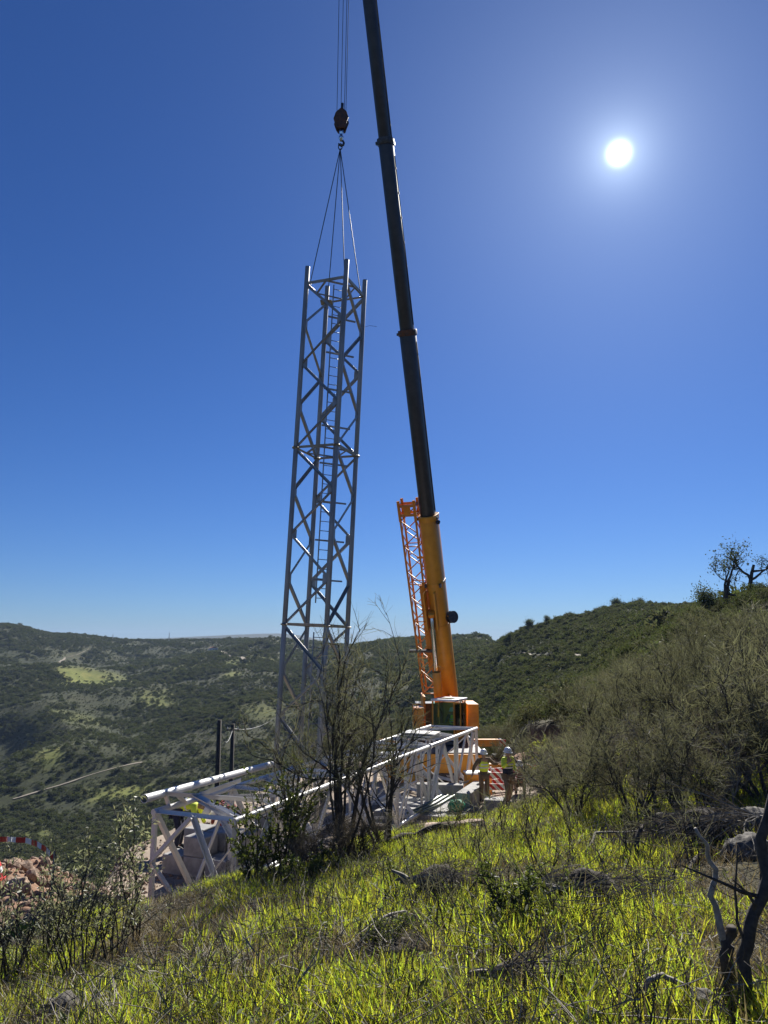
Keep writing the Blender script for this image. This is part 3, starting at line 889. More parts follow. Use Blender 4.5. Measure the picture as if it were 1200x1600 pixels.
# --- lifting slings, hook block, hoist ropes
APEX = Vector((-1.585, 24.0, 19.15))
sl = empty('lifting_sling', APEX)
tag(sl, 'four-leg wire rope sling between the hook and the tower top', 'sling')
slm = unit_tube('sling_leg', .016, 5, M['wire'])
for k in range(4):
    e = tpt(k, .965) + (tcen(.965) - tpt(k, .965)).normalized() * .12
    member('sling_leg', slm, APEX, e, sl, APEX)
    sh = MB(); sh.tube([e - APEX + Vector((.05 * math.cos(a_), 0, .07 * math.sin(a_))) for a_ in np.linspace(0, 6.283, 9)], .014, 5)
    sh.build('shackle', M['dark_steel'], sl)
mr_ = MB(); mr_.tube([Vector((.07 * math.cos(a_), 0, .08 + .12 * math.sin(a_))) for a_ in np.linspace(0, 6.283, 13)], .02, 6)
mr_.build('master_ring', M['dark_steel'], sl, smooth=True)
HB = APEX + Vector((0.03, 0, 1.10))
hb = empty('hook_block', HB)
tag(hb, 'rust-brown crane hook block with sheaves above the sling', 'hook block')
out = [(-.12, -.38), (.14, -.36), (.2, -.15), (.27, .05), (.2, .28), (.07, .42), (-.02, .44), (-.2, .26), (-.28, .0), (-.2, -.25)]
for y0, y1, nm in ((-.17, -.12, 'cheek_plate'), (.12, .17, 'cheek_plate')):
    b = MB(); b.prism(out, y0, y1); bevel(b.build(nm, M['hook'], hb), .012)
for y_ in (-.07, 0.0, .07):
    b = MB(); b.lathe([(.24, -.024), (.21, -.008), (.21, .008), (.24, .024), (.05, .024), (.05, -.024), (.24, -.024)], 20)
    o = b.build('sheave', M['dark_steel'], hb, loc=(0, y_, .05)); o.rotation_euler = (R(90), 0, 0)
b = MB(); b.tube([(.02, -.02, .45), (.035, -.02, .72)], .05, 8); b.build('rope_socket', M['dark_steel'], hb, smooth=True)
b = MB(); b.lathe([(.0, 0), (.08, 0), (.08, -.10), (.055, -.14), (.055, -.22), (.09, -.26), (.09, -.34), (.05, -.38), (.05, -.42), (0, -.42)], 14, (0, 0, -.37))
b.build('hook_swivel', M['chrome'], hb, smooth=True)
hk = [Vector((0, 0, -.76)), Vector((.07, 0, -.80)), Vector((.10, 0, -.87)), Vector((.08, 0, -.95)), Vector((0, 0, -.99)), Vector((-.08, 0, -.95)), Vector((-.10, 0, -.88))]
b = MB(); b.tube(hk, [.035, .038, .042, .045, .04, .03, .014], 8); b.build('hook', M['dark_steel'], hb, smooth=True)

# ------------------------------------------------------------------ the mobile crane
CG = Vector((2.9, 36.0, hz(2.9, 36.0)))
crane = empty('mobile_crane', CG)
tag(crane, 'orange telescopic mobile crane with dark extended boom parked behind the site', 'crane')
BP = at(701, 1092, 38.6)                                   # boom foot pivot
BT = at(547, -262, 24.4)                                   # boom head
bdir = (BT - BP).normalized(); BL = (BT - BP).length
bx_ = bdir.cross(Vector((0, 0, 1))).normalized()           # across the boom
if bx_.x < 0: bx_ = -bx_
by_ = bdir.cross(bx_).normalized()                         # boom depth direction
BM = Matrix((bx_, by_, bdir)).transposed().to_4x4(); BM.translation = BP - CG
def boom_pt(t, x=0, y=0): return BM @ Vector((x, y, t * BL))
def boom_shell(name, t0, t1, w, d, mat, lip=0.0, parent=crane):
    """rounded box section, belly facing by"""
    prof = [(-w/2, d*.30), (-w/2*.96, d*.42), (-w/2*.80, d/2), (w/2*.80, d/2), (w/2*.96, d*.42), (w/2, d*.30)]
    nb = 9
    prof += [(w/2 * math.cos(a_), -d*.05 - d*.45 * math.sin(a_)) for a_ in np.linspace(0, math.pi, nb)]
    mb = MB(); n = len(prof)
    vv = [BM @ Vector((x, y, t0 * BL)) for x, y in prof] + [BM @ Vector((x, y, t1 * BL)) for x, y in prof]
    ff = [tuple(range(n)), tuple(range(2*n-1, n-1, -1))] + [((k+1) % n, k, n+k, n+(k+1) % n) for k in range(n)]
    mb.add(vv, ff)
    o = mb.build(name, mat, parent)
    for p in o.data.polygons: p.use_smooth = len(p.vertices) == 4
    return bevel(o, .012, 2)
boom_shell('boom_base_section', -.03, .254, .86, 1.02, M['orange'])
secs = [(.25, .482, .70, .84), (.478, .696, .60, .73), (.692, .90, .53, .64), (.896, .985, .46, .56)]
for t0, t1, w, d in secs:
    boom_shell('boom_section', t0, t1, w, d, M['dark_boom'])
for t, w, d, m_ in ((.248, .93, 1.08, 'orange'), (.478, .80, .90, 'hook'), (.692, .70, .78, 'dark_steel'), (.895, .62, .68, 'dark_steel')):
    c_ = boom_shell('boom_collar', t, t + .007, w, d, M[m_])
    for sx in (-1, 1):
        b = MB(); b.box((0, 0, 0), (.10, .16, .12), BM.to_3x3())
        b.build('guide_lug', M['dark_steel'], c_, loc=BM @ Vector((sx * w * .5, -.1, (t + .003) * BL)))
hd = MB(); hd.box((0, 0, 0), (.44, .9, .7), BM.to_3x3()); bevel(hd.build('boom_head', M['orange'], crane, loc=boom_pt(.992, 0, -.15)), .03)
# ropes from the boom head down to the hook block
ropem = unit_tube('hoist_rope', .011, 5, M['wire'])
headp = boom_pt(.992, 0, -.45) + CG
for i, dx in enumerate((-.16, -.02, .10, .16)):
    member('hoist_rope', ropem, HB + Vector((dx, (-.07, 0, .07, 0)[i], .3)), Vector((headp.x + dx * 1.3, headp.y, headp.z)), crane, CG)
# cable tray and boom-length hose along the right edge of the dark sections
for t0, t1, w in ((.26, .47, .70), (.49, .68, .60), (.70, .88, .53)):
    member('side_rail', unit_tube('side_rail', .022, 5, M['dark_steel']), boom_pt(t0, w / 2 + .02, .1) + CG, boom_pt(t1, w / 2 + .02, .1) + CG, crane, CG)
    for i in range(7):
        b = MB(); b.box((0, 0, 0), (.05, .07, .09), BM.to_3x3()); b.build('rail_clip', M['dark_steel'], crane, loc=boom_pt(t0 + (t1 - t0) * (i + .5) / 7, w / 2 + .015, .1))
# bands, bosses and reel on the base section
for t in (.105, .163):
    o = boom_shell('reinforcing_band', t, t + .004, .885, 1.045, M['orange'])
for sx in (-1, 1):
    b = MB(); b.box((0, 0, 0), (.09, .2, .16), BM.to_3x3()); b.build('pin_boss', M['dark_steel'], crane, loc=boom_pt(.165, sx * .36, -.52))
rl = MB(); rl.lathe([(0, -.14), (.30, -.14), (.30, -.09), (.2, -.08), (.2, .08), (.30, .09), (.30, .14), (0, .14)], 18)
o = rl.build('cable_reel', M['dark_steel'], crane, loc=boom_pt(.118, .66, -.1)); o.rotation_euler = (R(90), R(0), R(35))
o = MB(); o.box((0, 0, 0), (.28, .2, .2), BM.to_3x3()); o.build('reel_bracket', M['orange'], crane, loc=boom_pt(.118, .5, -.1))
lp = MB(); lp.lathe([(.0, -.06), (.09, -.06), (.11, .05), (0, .06)], 10)
o = lp.build('work_lamp', M['dark_steel'], crane, loc=boom_pt(.246, .52, -.2)); o.rotation_euler = (R(60), 0, 0)
# luffing cylinder: chrome rod above, orange barrel below
pc0 = boom_pt(.0, -.22, -1.1) + Vector((0, 0, -.3)) + CG; pc1 = boom_pt(.125, -.20, -.62) + CG; pcm = pc0.lerp(pc1, .44)
lc = empty('luffing_cylinder'); lc.parent = crane
member('barrel', unit_tube('barrel', .21, 16, M['orange']), pc0, pcm, lc, CG)
member('rod', unit_tube('rod', .125, 16, M['chrome']), pcm, pc1, lc, CG)
member('rod_eye', unit_tube('rod_eye', .20, 14, M['orange']), pc1 - bdir * .05, pc1 + bdir * .22, lc, CG)
for sx in (-1, 1):
    b = MB(); b.box((0, 0, 0), (.07, .5, 1.9), BM.to_3x3()); b.build('cylinder_cheek', M['orange'], crane, loc=boom_pt(.132, -.20 + sx * .26, -.58))
# folded lattice jib carried on the left flank of the boom
jib = empty('folding_jib'); jib.parent = crane
jib['label'] = 'red-orange lattice jib folded along the left side of the boom'
chm = unit_tube('jib_chord', .052, 7, M['jib_orange']); lcm = unit_tube('jib_lacing', .029, 5, M['jib_orange'])
jx0, jx1, jy0, jy1, jt0, jt1 = -1.30, -.52, -.35, .30, .012, .268
def jc(cx, cy, t): return boom_pt(t, (jx0, jx1)[cx] + (.10 if cx == 0 else 0) * (1 - (t - jt0) / (jt1 - jt0)), (jy0, jy1)[cy]) + CG
jcs = [(0, 0), (1, 0), (1, 1), (0, 1)]
for c_ in jcs: member('jib_chord', chm, jc(*c_, jt0), jc(*c_, jt1), jib, CG)
NJ = 15
for i in range(NJ):
    ta, tb = jt0 + (jt1 - jt0) * i / NJ, jt0 + (jt1 - jt0) * (i + 1) / NJ
    for k in range(4):
        A_, B_ = jcs[k], jcs[(k + 1) % 4]
        if i % 2: A_, B_ = B_, A_
        member('jib_lacing', lcm, jc(*A_, ta), jc(*B_, tb), jib, CG)
        if i % 3 == 0: member('jib_lacing', lcm, jc(*A_, ta), jc(*B_, ta), jib, CG)
hdj = empty('jib_head'); hdj.parent = jib
for t in (.258, .270):
    for k in range(4):
        a_, b_ = jc(*jcs[k], t), jc(*jcs[(k + 1) % 4], t)
        b = MB(); b.bar(a_ - CG, b_ - CG, .09, .12); b.build('head_plate', M['jib_orange'], hdj)
for k in range(4):
    b = MB(); b.bar(jc(*jcs[k], .25) - CG, jc(*jcs[k], .277) - CG, .12, .12); b.build('head_lug', M['jib_orange'], hdj)
b = MB(); b.box((0, 0, 0), (.34, .06, .5), BM.to_3x3()); b.build('head_web', M['jib_orange'], hdj, loc=boom_pt(.264, -.9, -.36))
# second, boxed jib element between lattice and boom, and the carrying bracket
b = MB(); b.box((0, 0, 0), (.30, .5, .118 * BL), BM.to_3x3()); bevel(b.build('jib_box_section', M['jib_orange'], crane, loc=boom_pt(.105, -.60, -.1)), .02)
for i in range(5):
    b = MB(); b.box((0, 0, 0), (.34, .54, .05), BM.to_3x3()); b.build('jib_box_rib', M['jib_orange'], crane, loc=boom_pt(.055 + i * .025, -.60, -.1))
b = MB(); b.box((0, 0, 0), (1.35, .14, .12), BM.to_3x3()); b.build('jib_bracket', M['dark_steel'], crane, loc=boom_pt(.074, -.95, -.42))
b = MB(); b.box((0, 0, 0), (.5, .1, .10), BM.to_3x3()); b.build('jib_bracket', M['orange'], crane, loc=boom_pt(.20, -.5, -.1))
# letters on the boom belly
for ch, t in (('E', .0475), ('S', .0385)):
    cu = bpy.data.curves.new('letter', 'FONT'); cu.body = ch; cu.size = .40; cu.extrude = .003; cu.align_x = 'CENTER'
    tmp = bpy.data.objects.new('letter', cu); col.objects.link(tmp)
    dg = bpy.context.evaluated_depsgraph_get()
    me = bpy.data.meshes.new_from_object(tmp.evaluated_get(dg)); bpy.data.objects.remove(tmp)
    me.materials.clear(); me.materials.append(M['red_paint'])
    o = link('letter', me, crane)
    o.matrix_local = Matrix.Translation(boom_pt(t, -.28, -.535)) @ Matrix((bx_, bdir, -by_)).transposed().to_4x4()

# superstructure, carrier
def cbox(name, c, d, mat, bev=.03, parent=crane):
    b = MB(); b.box((0, 0, 0), d); return bevel(b.build(name, mat, parent, loc=c), bev)
DK = 1.35
cbox('carrier_frame', (0, 1.2, 1.0), (2.6, 9.5, .7), M['orange'])
cbox('carrier_deck', (0, 1.0, 1.40), (2.7, 9.0, .10), M['dark_steel'])
cbox('carrier_front_panel', (-.2, -3.62, .95), (2.5, .12, .9), M['orange'])
cbox('bumper', (0, -3.75, .5), (2.6, .25, .3), M['dark_steel'])
for sy in (-2.3, -.7, 2.6, 4.2):
    for sx in (-1, 1):
        b = MB(); b.lathe([(.2, -.2), (.58, -.2), (.64, -.12), (.64, .12), (.58, .2), (.2, .2), (.2, -.2)], 24)
        w_ = b.build('tyre', M['black'], crane, smooth=True, loc=(sx * 1.15, sy, .64)); w_.rotation_euler = (0, R(90), 0)
        b = MB(); b.lathe([(0, -.16), (.22, -.16), (.3, -.05), (.3, .05), (.22, .16), (0, .16)], 16)
        b.build('rim', M['dark_steel'], w_, smooth=True)
cbox('turntable', (0, 1.4, 1.65), (2.2, 2.4, .4), M['orange'])
cbox('boom_side_plate', (-.95, 2.1, 2.6), (.12, 2.6, 1.7), M['orange'])
cbox('boom_side_plate', (.35, 2.1, 2.6), (.12, 2.6, 1.7), M['orange'])
cbox('counterweight', (0, 4.2, 2.3), (2.5, 1.3, 1.2), M['dark_steel'])
cbox('winch_housing', (-1.25, .6, 2.35), (.5, 1.3, 1.25), M['orange'])
cbox('engine_cover', (1.32, 1.1, 2.55), (.55, 2.2, 1.2), M['orange'])
for i in range(3):
    cbox('grille_slat', (1.32, -.02, 2.3 + i * .2), (.4, .03, .04), M['orange'], .005)
for px_, pz_ in ((-1.02, 2.2), (-1.02, 1.9)):
    b = MB(); b.tube([(px_ - .5, -.1, pz_), (px_ - .52, -.1, pz_ + .95), (px_ - .2, -.1, pz_ + .98)], .022, 6); b.build('hand_rail', M['orange'], crane)
# outriggers with striped beams
def stripe_mat(name, scale=3.0, ang_=R(45), axis_='X'):
    m, n, l, b = mat_base(name)
    t = n.new('ShaderNodeTexCoord'); mp = n.new('ShaderNodeMapping'); mp.inputs['Rotation'].default_value = (0, ang_, 0)
    w = n.new('ShaderNodeTexWave'); w.bands_direction = 'X'; w.inputs['Scale'].default_value = scale; w.inputs['Distortion'].default_value = 0
    l.new(t.outputs['Object'], mp.inputs['Vector']); l.new(mp.outputs[0], w.inputs['Vector'])
    r_ = n.new('ShaderNodeValToRGB'); r_.color_ramp.interpolation = 'CONSTANT'
    r_.color_ramp.elements[0].color = (.55, .02, .015, 1); r_.color_ramp.elements[1].color = (.8, .8, .78, 1); r_.color_ramp.elements[1].position = .5
    l.new(w.outputs['Fac'], r_.inputs['Fac']); l.new(r_.outputs[0], b.inputs['Base Color'])
    b.inputs['Roughness'].default_value = .45
    return m
M['stripe'] = stripe_mat('red_white_stripes', 1.6)
M['stripe_v'] = stripe_mat('red_white_bands', 1.3, 0.0)
for sx in (-1, 1):
    for sy in (-3.0, 4.9):
        ob = cbox('outrigger_beam', (sx * 2.3, sy, .75), (2.2, .32, .36), M['orange'])
        cbox('outrigger_end_panel', (sx * 1.1, -.18, 0), (.36, .02, .34), M['stripe'], .003, ob)
        b = MB(); b.tube([(sx * 3.3, sy, .95), (sx * 3.3, sy, .12)], .1, 12); b.build('outrigger_leg', M['chrome'], crane, smooth=True)
        cbox('outrigger_pad', (sx * 3.3, sy, .07), (.8, .8, .12), M['dark_steel'])

# operator's cab
def glass(name, tint=(.62, .90, .80), alpha=.72):
    m, n, l, b = mat_base(name)
    tr = n.new('ShaderNodeBsdfTransparent'); tr.inputs['Color'].default_value = (*tint, 1)
    gl = n.new('ShaderNodeBsdfGlossy'); gl.inputs['Roughness'].default_value = .02
    fr = n.new('ShaderNodeFresnel'); fr.inputs['IOR'].default_value = 1.75
    mx = n.new('ShaderNodeMixShader')
    l.new(fr.outputs[0], mx.inputs[0]); l.new(tr.outputs[0], mx.inputs[1]); l.new(gl.outputs[0], mx.inputs[2])
    l.new(mx.outputs[0], n['Material Output'].inputs['Surface'])
    return m
M['glass'] = glass('cab_glass')
CW, CD, CH = 1.12, 1.45, 1.95
CROT = R(-28)
cabp = at(705, 1163, 34.6) - CG + Vector((0, CD / 2, 0))
cab = empty('operator_cab', cabp, CROT); cab.parent = crane
def cb2(name, c, d, mat, bev=.012, parent=cab):
    b = MB(); b.box((0, 0, 0), d); return bevel(b.build(name, mat, parent, loc=c), bev)
cb2('cab_floor', (0, 0, .06), (CW, CD, .14), M['dark_steel'])
cb2('cab_rear_wall', (0, CD / 2 - .04, .9), (CW, .06, 1.7), M['orange'])
cb2('cab_left_wall', (-CW / 2 + .03, .1, .45), (.05, CD - .3, .65), M['orange'])
cb2('cab_right_wall', (CW / 2 - .03, .1, .38), (.05, CD - .3, .5), M['orange'])
for sx in (-1, 1):
    cb2('cab_pillar', (sx * (CW / 2 - .03), -CD / 2 + .03, CH / 2 + .02), (.07, .07, CH - .16), M['orange'])
    cb2('cab_pillar', (sx * (CW / 2 - .03), .05, CH / 2 + .02), (.05, .07, CH - .16), M['orange'])
    cb2('cab_pillar', (sx * (CW / 2 - .03), CD / 2 - .08, CH / 2 + .02), (.05, .09, CH - .16), M['orange'])
    for y_, d_ in ((-.42, .72), (.4, .60)):
        cb2('side_window', (sx * (CW / 2 - .005), y_, 1.22), (.012, d_, 1.05), M['glass'], .002)
cb2('windscreen', (0, -CD / 2 + .012, 1.05), (CW - .14, .014, 1.55), M['glass'], .002)
cb2('sill', (0, -CD / 2 + .03, .22), (CW - .1, .06, .10), M['white_paint'])
rf = cb2('cab_roof', (0, .02, CH - .02), (CW + .08, CD + .10, .09), M['white_paint'])
cb2('roof_window', (0, -.2, .052), (CW * .6, CD * .45, .012), M['glass'], .002, rf)
cb2('dashboard', (0, -CD / 2 + .25, .55), (CW - .25, .3, .35), M['black'])
cb2('operator_seat', (.1, .35, .5), (.55, .5, .14), M['black'], .04)
cb2('seat_back', (.1, .62, .95), (.55, .14, .85), M['black'], .05)
b = MB(); b.tube([(CW / 2 + .06, .22, .7), (CW / 2 + .08, .22, 1.3)], .018, 6); b.build('door_handle', M['dark_steel'], cab)
b = MB(); b.tube([(-CW / 2 + .3, -CD / 2 - .03, 1.75), (-CW / 2 + .55, -CD / 2 - .04, 1.2)], .012, 5); b.build('wiper', M['black'], cab)
# work platform and rail posts beside the cab
for i, dx in enumerate((.95, 1.2)):
    b = MB(); b.tube([(cabp.x + dx, cabp.y - .6, cabp.z - 1.2), (cabp.x + dx, cabp.y - .6, cabp.z + .35)], .03, 6); b.build('rail_post', M['galv_new'], crane)

# ------------------------------------------------------------------ tower section lying on the pad
PZ = -4.12
n0 = Vector((-3.03, 15.7, 0)); n1 = Vector((3.86, 31.7, 0))
ldv = (n1 - n0).normalized(); wdv = Vector((-ldv.y, ldv.x, 0))      # along, across (to the left)
W_, H_ = 2.04, 1.98
lyb = Vector((n0.x, n0.y, PZ))
zb, zt = PZ + .14, PZ + .14 + H_
lc0 = [Vector((n0.x, n0.y, zb)), Vector((n0.x, n0.y, zt)), Vector((n0.x, n0.y, zt)) + wdv * W_, Vector((n0.x, n0.y, zb)) + wdv * W_]
lc1 = [p + (n1 - n0) for p in lc0]
lying = empty('lattice_tower', lyb)
tag(lying, 'white galvanised lattice tower section lying on its side across the pad', 'tower')
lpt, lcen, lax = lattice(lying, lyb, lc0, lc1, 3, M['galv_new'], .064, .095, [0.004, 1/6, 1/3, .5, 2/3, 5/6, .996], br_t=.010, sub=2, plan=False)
thin_m = unit_tube('tie_rod', .022, 6, M['galv_new'])
for i_ in range(12):
    t_ = .05 + i_ * .078
    a_, b_ = rng.sample(range(4), 2)
    member('tie_rod', thin_m, lpt(a_, t_), lpt(b_, min(.99, t_ + rng.uniform(.03, .09))), lying, lyb)
# end face K brace, posts on the near face, and the raised cross frame on top
barm = unit_angle('brace', .105, .012, M['galv_new'])
mid_top = (lc0[1] + lc0[2]) / 2
midL = (lc0[2] + lc0[3]) / 2; midR = (lc0[0] + lc0[1]) / 2
member('brace', barm, mid_top, midL, lying, lyb); member('brace', barm, mid_top, lc0[0] + Vector((0, 0, .1)), lying, lyb, 1.2)
member('brace', barm, midL, (lc0[3] + lc0[0]) / 2, lying, lyb, .5)
postm = unit_tube('post', .045, 8, M['galv_new'])
for t in (.62, .66, .71, .845):
    member('post', postm, lpt(0, t) + Vector((0, 0, -.1)), lpt(1, t), lying, lyb)
for t in (.30, .42, .55, .78, .9):
    a_ = lpt(3, t); b_ = lpt(2, t)
    member('post', postm, a_, b_, lying, lyb)
# extra diagonal ties inside
for t in (.08, .25, .42, .58, .75, .92):
    member('inner_tie', barm, lpt(0, t), lpt(2, t + .03), lying, lyb, .4)
# climbing rungs / mesh panels fixed inside the lying section
rm = unit_tube('rung', .012, 5, M['galv_new'])
for seg_ in ((.17, .31), (.35, .46)):
    lad2 = empty('ladder'); lad2.parent = lying
    q0, q1 = lpt(2, seg_[0]) - wdv * .5 - Vector((0, 0, .25)), lpt(2, seg_[1]) - wdv * .5 - Vector((0, 0, .25))
    for dz_ in (0, -.5):
        member('rail', unit_tube('rail', .02, 6, M['galv_new']), q0 + Vector((0, 0, dz_)), q1 + Vector((0, 0, dz_)), lad2, lyb)
    for i in range(12):
        p = q0.lerp(q1, (i + .5) / 12); member('rung', rm, p, p + Vector((0, 0, -.5)), lad2, lyb)
# raised cross frame that carries the loose pipe
cf = empty('pipe_cradle', lc0[2] + ldv * .5)
tag(cf, 'white steel cradle frame standing on the near end of the lying tower', 'frame')
cfb = cf.location.copy()
A1 = at(258, 1240, 16.9); A2 = at(412, 1251, 17.0)
cm = unit_angle('cradle_bar', .11, .012, M['galv_new'])
t_a = lpt(2, .03); t_b = lpt(1, .085)
member('cradle_bar', cm, A1, A2, cf, cfb, .5)
member('cradle_post', cm, t_a, A1, cf, cfb, .3)
member('cradle_post', cm, t_b, A2, cf, cfb, .3)
member('cradle_post', cm, lpt(2, .06), A1.lerp(A2, .12), cf, cfb, .3)
member('cradle_brace', cm, A1.lerp(A2, .30), lpt(1, .012), cf, cfb, .9)
member('cradle_bar', cm, A1.lerp(A2, .33) , A1.lerp(A2, .33) + ldv * 1.6 + Vector((0, 0, .05)), cf, cfb, .2)
# long loose pipe on top of it
pA, pB = at(226, 1248, 16.2), at(424, 1194, 22.5)
pr = empty('steel_pipe', pA); tag(pr, 'long bright steel pipe resting on top of the lying tower', 'pipe')
member('pipe_wall', unit_pipe('pipe_wall', .085, .009, 18, M['galv_new']), pA, pB, pr, pA)
for i, (t0, t1) in enumerate(((.0, .012), (.988, 1.0))):
    member('pipe_rim', unit_pipe('pipe_rim', .089, .013, 18, M['galv_new']), pA.lerp(pB, t0 - .002), pA.lerp(pB, t1), pr, pA)
pk_ = M['galv_new']
# loose members on the ground in front
def loose_bar(p0, p1, w, label, kind='angle', mat='galv_new'):
    o = empty('steel_bar', p0); tag(o, label, 'bar')
    me = unit_angle('bar_flange', w, .01, M[mat]) if kind == 'angle' else unit_tube('bar_flange', w, 10, M[mat])
    member('bar_flange', me, p0, p1, o, p0, .4)
    return o
def pz(px, py, dz=0.06):
    p = atz(px, py, PZ + dz); return p
loose_bar(Vector((-3.9, 15.0, -3.28)), Vector((-2.2, 17.0, -3.1)), .05, 'bright round bar sloping from the bank under the lying tower', 'tube')
loose_bar(Vector((-3.55, 14.9, -3.32)), Vector((-1.9, 16.9, -3.0)), .03, 'thin rod beside the bright round bar on the bank', 'tube')
loose_bar(Vector((.9, 27.3, -4.05)), Vector((3.6, 29.2, -3.5)), .09, 'white angle bar on the ground by the concrete slab')
# tall slanting braces near the crane end
loose_bar(Vector((1.7, 28.4, -4.1)), Vector((2.3, 28.9, -2.0)), .16, 'grey flat strut standing at the crane end of the lying tower')
loose_bar(Vector((3.2, 30.2, -4.1)), Vector((3.55, 30.4, -2.0)), .16, 'grey flat strut nearest the workers at the far end of the lying tower')
# stacked grey plates between the lattice and the crane
for i in range(4):
    p = Vector((.4 + .05 * i, 30.2 + .03 * i, PZ - .1 + 1.5 + .09 * i))
# ------------------------------------------------------------------ concrete and small site things
def conc_block(c, d, rz, label, group=None):
    rg = random.Random(int(c[0] * 991 + c[1] * 77 + c[2] * 13))
    b = MB(); b.box((0, 0, d[2] / 2), d)
    o = b.build('concrete_block', M['concrete'], loc=c); o.rotation_euler = (0, 0, rz + rg.uniform(-.05, .05))
    bevel(o, .025, 2)
    tag(o, label, 'block', group)
    return o
bz = math.atan2(ldv.y, ldv.x)
def lyp(s, w, dz=0.0):
    p = n0 + ldv * s + wdv * w; return Vector((p.x, p.y, hz(p.x, p.y) + dz))
rowlab = 'grey precast concrete block stacked behind the near end of the lying tower'
gname = 'concrete blocks behind the near end of the lying tower'
for j, (s, w, lv) in enumerate([(3.0, 2.1, 0), (3.0, 1.45, 0), (3.0, .8, 0), (3.0, 1.45, 1), (3.7, .65, 1), (3.7, .65, 0), (3.7, 2.0, 1), (3.7, 1.3, 1), (3.7, 1.3, 0), (3.7, 2.0, 0),
                                (4.5, .4, 2), (4.5, .4, 1), (4.5, .4, 0)]):
    conc_block(lyp(s, w + 1.55, lv * .46 + .0), (.60, .60, .455), bz, 'precast concrete block, %s course of the %s row, %s, behind the lying tower end' % (('bottom', 'second', 'top')[lv], {3.0: 'front', 3.7: 'middle', 4.5: 'rear'}[s], 'left end' if w > 1.9 else ('right end' if w < 1.0 else 'centre')), gname)
long_ = conc_block(Vector((3.15, 27.6, hz(3.15, 27.6) - .05)), (.5, 2.4, .62), R(-24), 'long low concrete kerb block beside the two workers')
conc_block(Vector((2.05, 28.3, hz(2.05, 28.3) - .05)), (1.7, .45, .62), R(-8), 'long concrete block with shaded face behind the green bag')
conc_block(Vector((3.75, 26.15, hz(3.75, 26.15) - .05)), (.7, .6, .42), R(-15), 'short concrete block at the booted feet of the right worker')
sl_ = MB(); sl_.box((0, 0, 0), (3.0, 2.6, .16))
o = sl_.build('concrete_slab', M['concrete'], loc=(1.5, 26.6, hz(1.5, 26.6) + .05)); o.rotation_euler = (0, 0, R(-20)); bevel(o, .02)
tag(o, 'pale flat concrete footing slab on the pad under the green bag', 'slab')
# plate stack / steel sheets near the far end
for i in range(3):
    b = MB(); b.box((0, 0, 0), (1.9 - .15 * i, 1.2, .05))
    c = n0 + ldv * 13.2 + wdv * 1.0
    o = b.build('steel_plate', M['galv'], loc=(c.x + .06 * i, c.y, zt + .10 + .07 * i)); o.rotation_euler = (R(2), R(3), bz + .1 * i)
    tag(o, ('lowest', 'middle', 'topmost')[i] + ' of the grey steel plates stacked on the lying tower by the crane', 'plate')
# green bag
rg = random.Random(3)
bagm = surf('green_plastic', (0.01, 0.22, 0.10), (0.02, 0.32, 0.15), 9, .4, 0, .5, .03)
def lump(name, mat, c, s, seed, amp=.18, sub=3):
    import bmesh
    bm = bmesh.new(); bmesh.ops.create_icosphere(bm, subdivisions=sub, radius=1.0)
    V_ = np.array([v.co[:] for v in bm.verts])
    off_ = np.array([seed * 3.1, seed * 1.7])
    n1_ = fbm(V_[:, 0] * 1.3 + off_[0] + V_[:, 2] * .7, V_[:, 1] * 1.3 + off_[1] - V_[:, 2] * .6, seed, 3)
    n2_ = np.abs(fbm(V_[:, 0] * 3 + V_[:, 2] * 1.7, V_[:, 1] * 3 - V_[:, 2] * 1.3, seed + 9, 3))
    f = 1 + amp * 1.6 * n1_ + amp * .8 * n2_
    for v, k in zip(bm.verts, f):
        v.co = Vector((v.co.x * k * s[0], v.co.y * k * s[1], v.co.z * k * s[2]))
    me = bpy.data.meshes.new(name); bm.to_mesh(me); bm.free()
    me.materials.append(mat)
    me.polygons.foreach_set('use_smooth', [sub > 3] * len(me.polygons))
    return link(name, me, None, c)
gb = Vector((2.42, 25.9, hz(2.42, 25.9) + .30))
tag(lump('plastic_bag', bagm, gb, (.26, .22, .2), 4, .2), 'crumpled bright green plastic bag on the footing slab', 'bag')
# bundle of green-grey tubes
pipem = surf('green_grey_tube', (.10, .14, .11), (.16, .2, .16), 5, .5)
for i in range(6):
    a_ = Vector((.75 + .11 * i, 25.2, hz(1, 25.2) + .22 + .04 * (i % 2))); b_ = a_ + Vector((1.1, 1.15, .28))
    b = MB(); b.tube([a_, (a_ + b_) / 2 + Vector((0, 0, -.04)), b_], .035, 8)
    tag(b.build('plastic_tube', pipem, smooth=True), 'dull green plastic tube in the bundle left of the green bag', 'tube', 'green tubes by the bag')
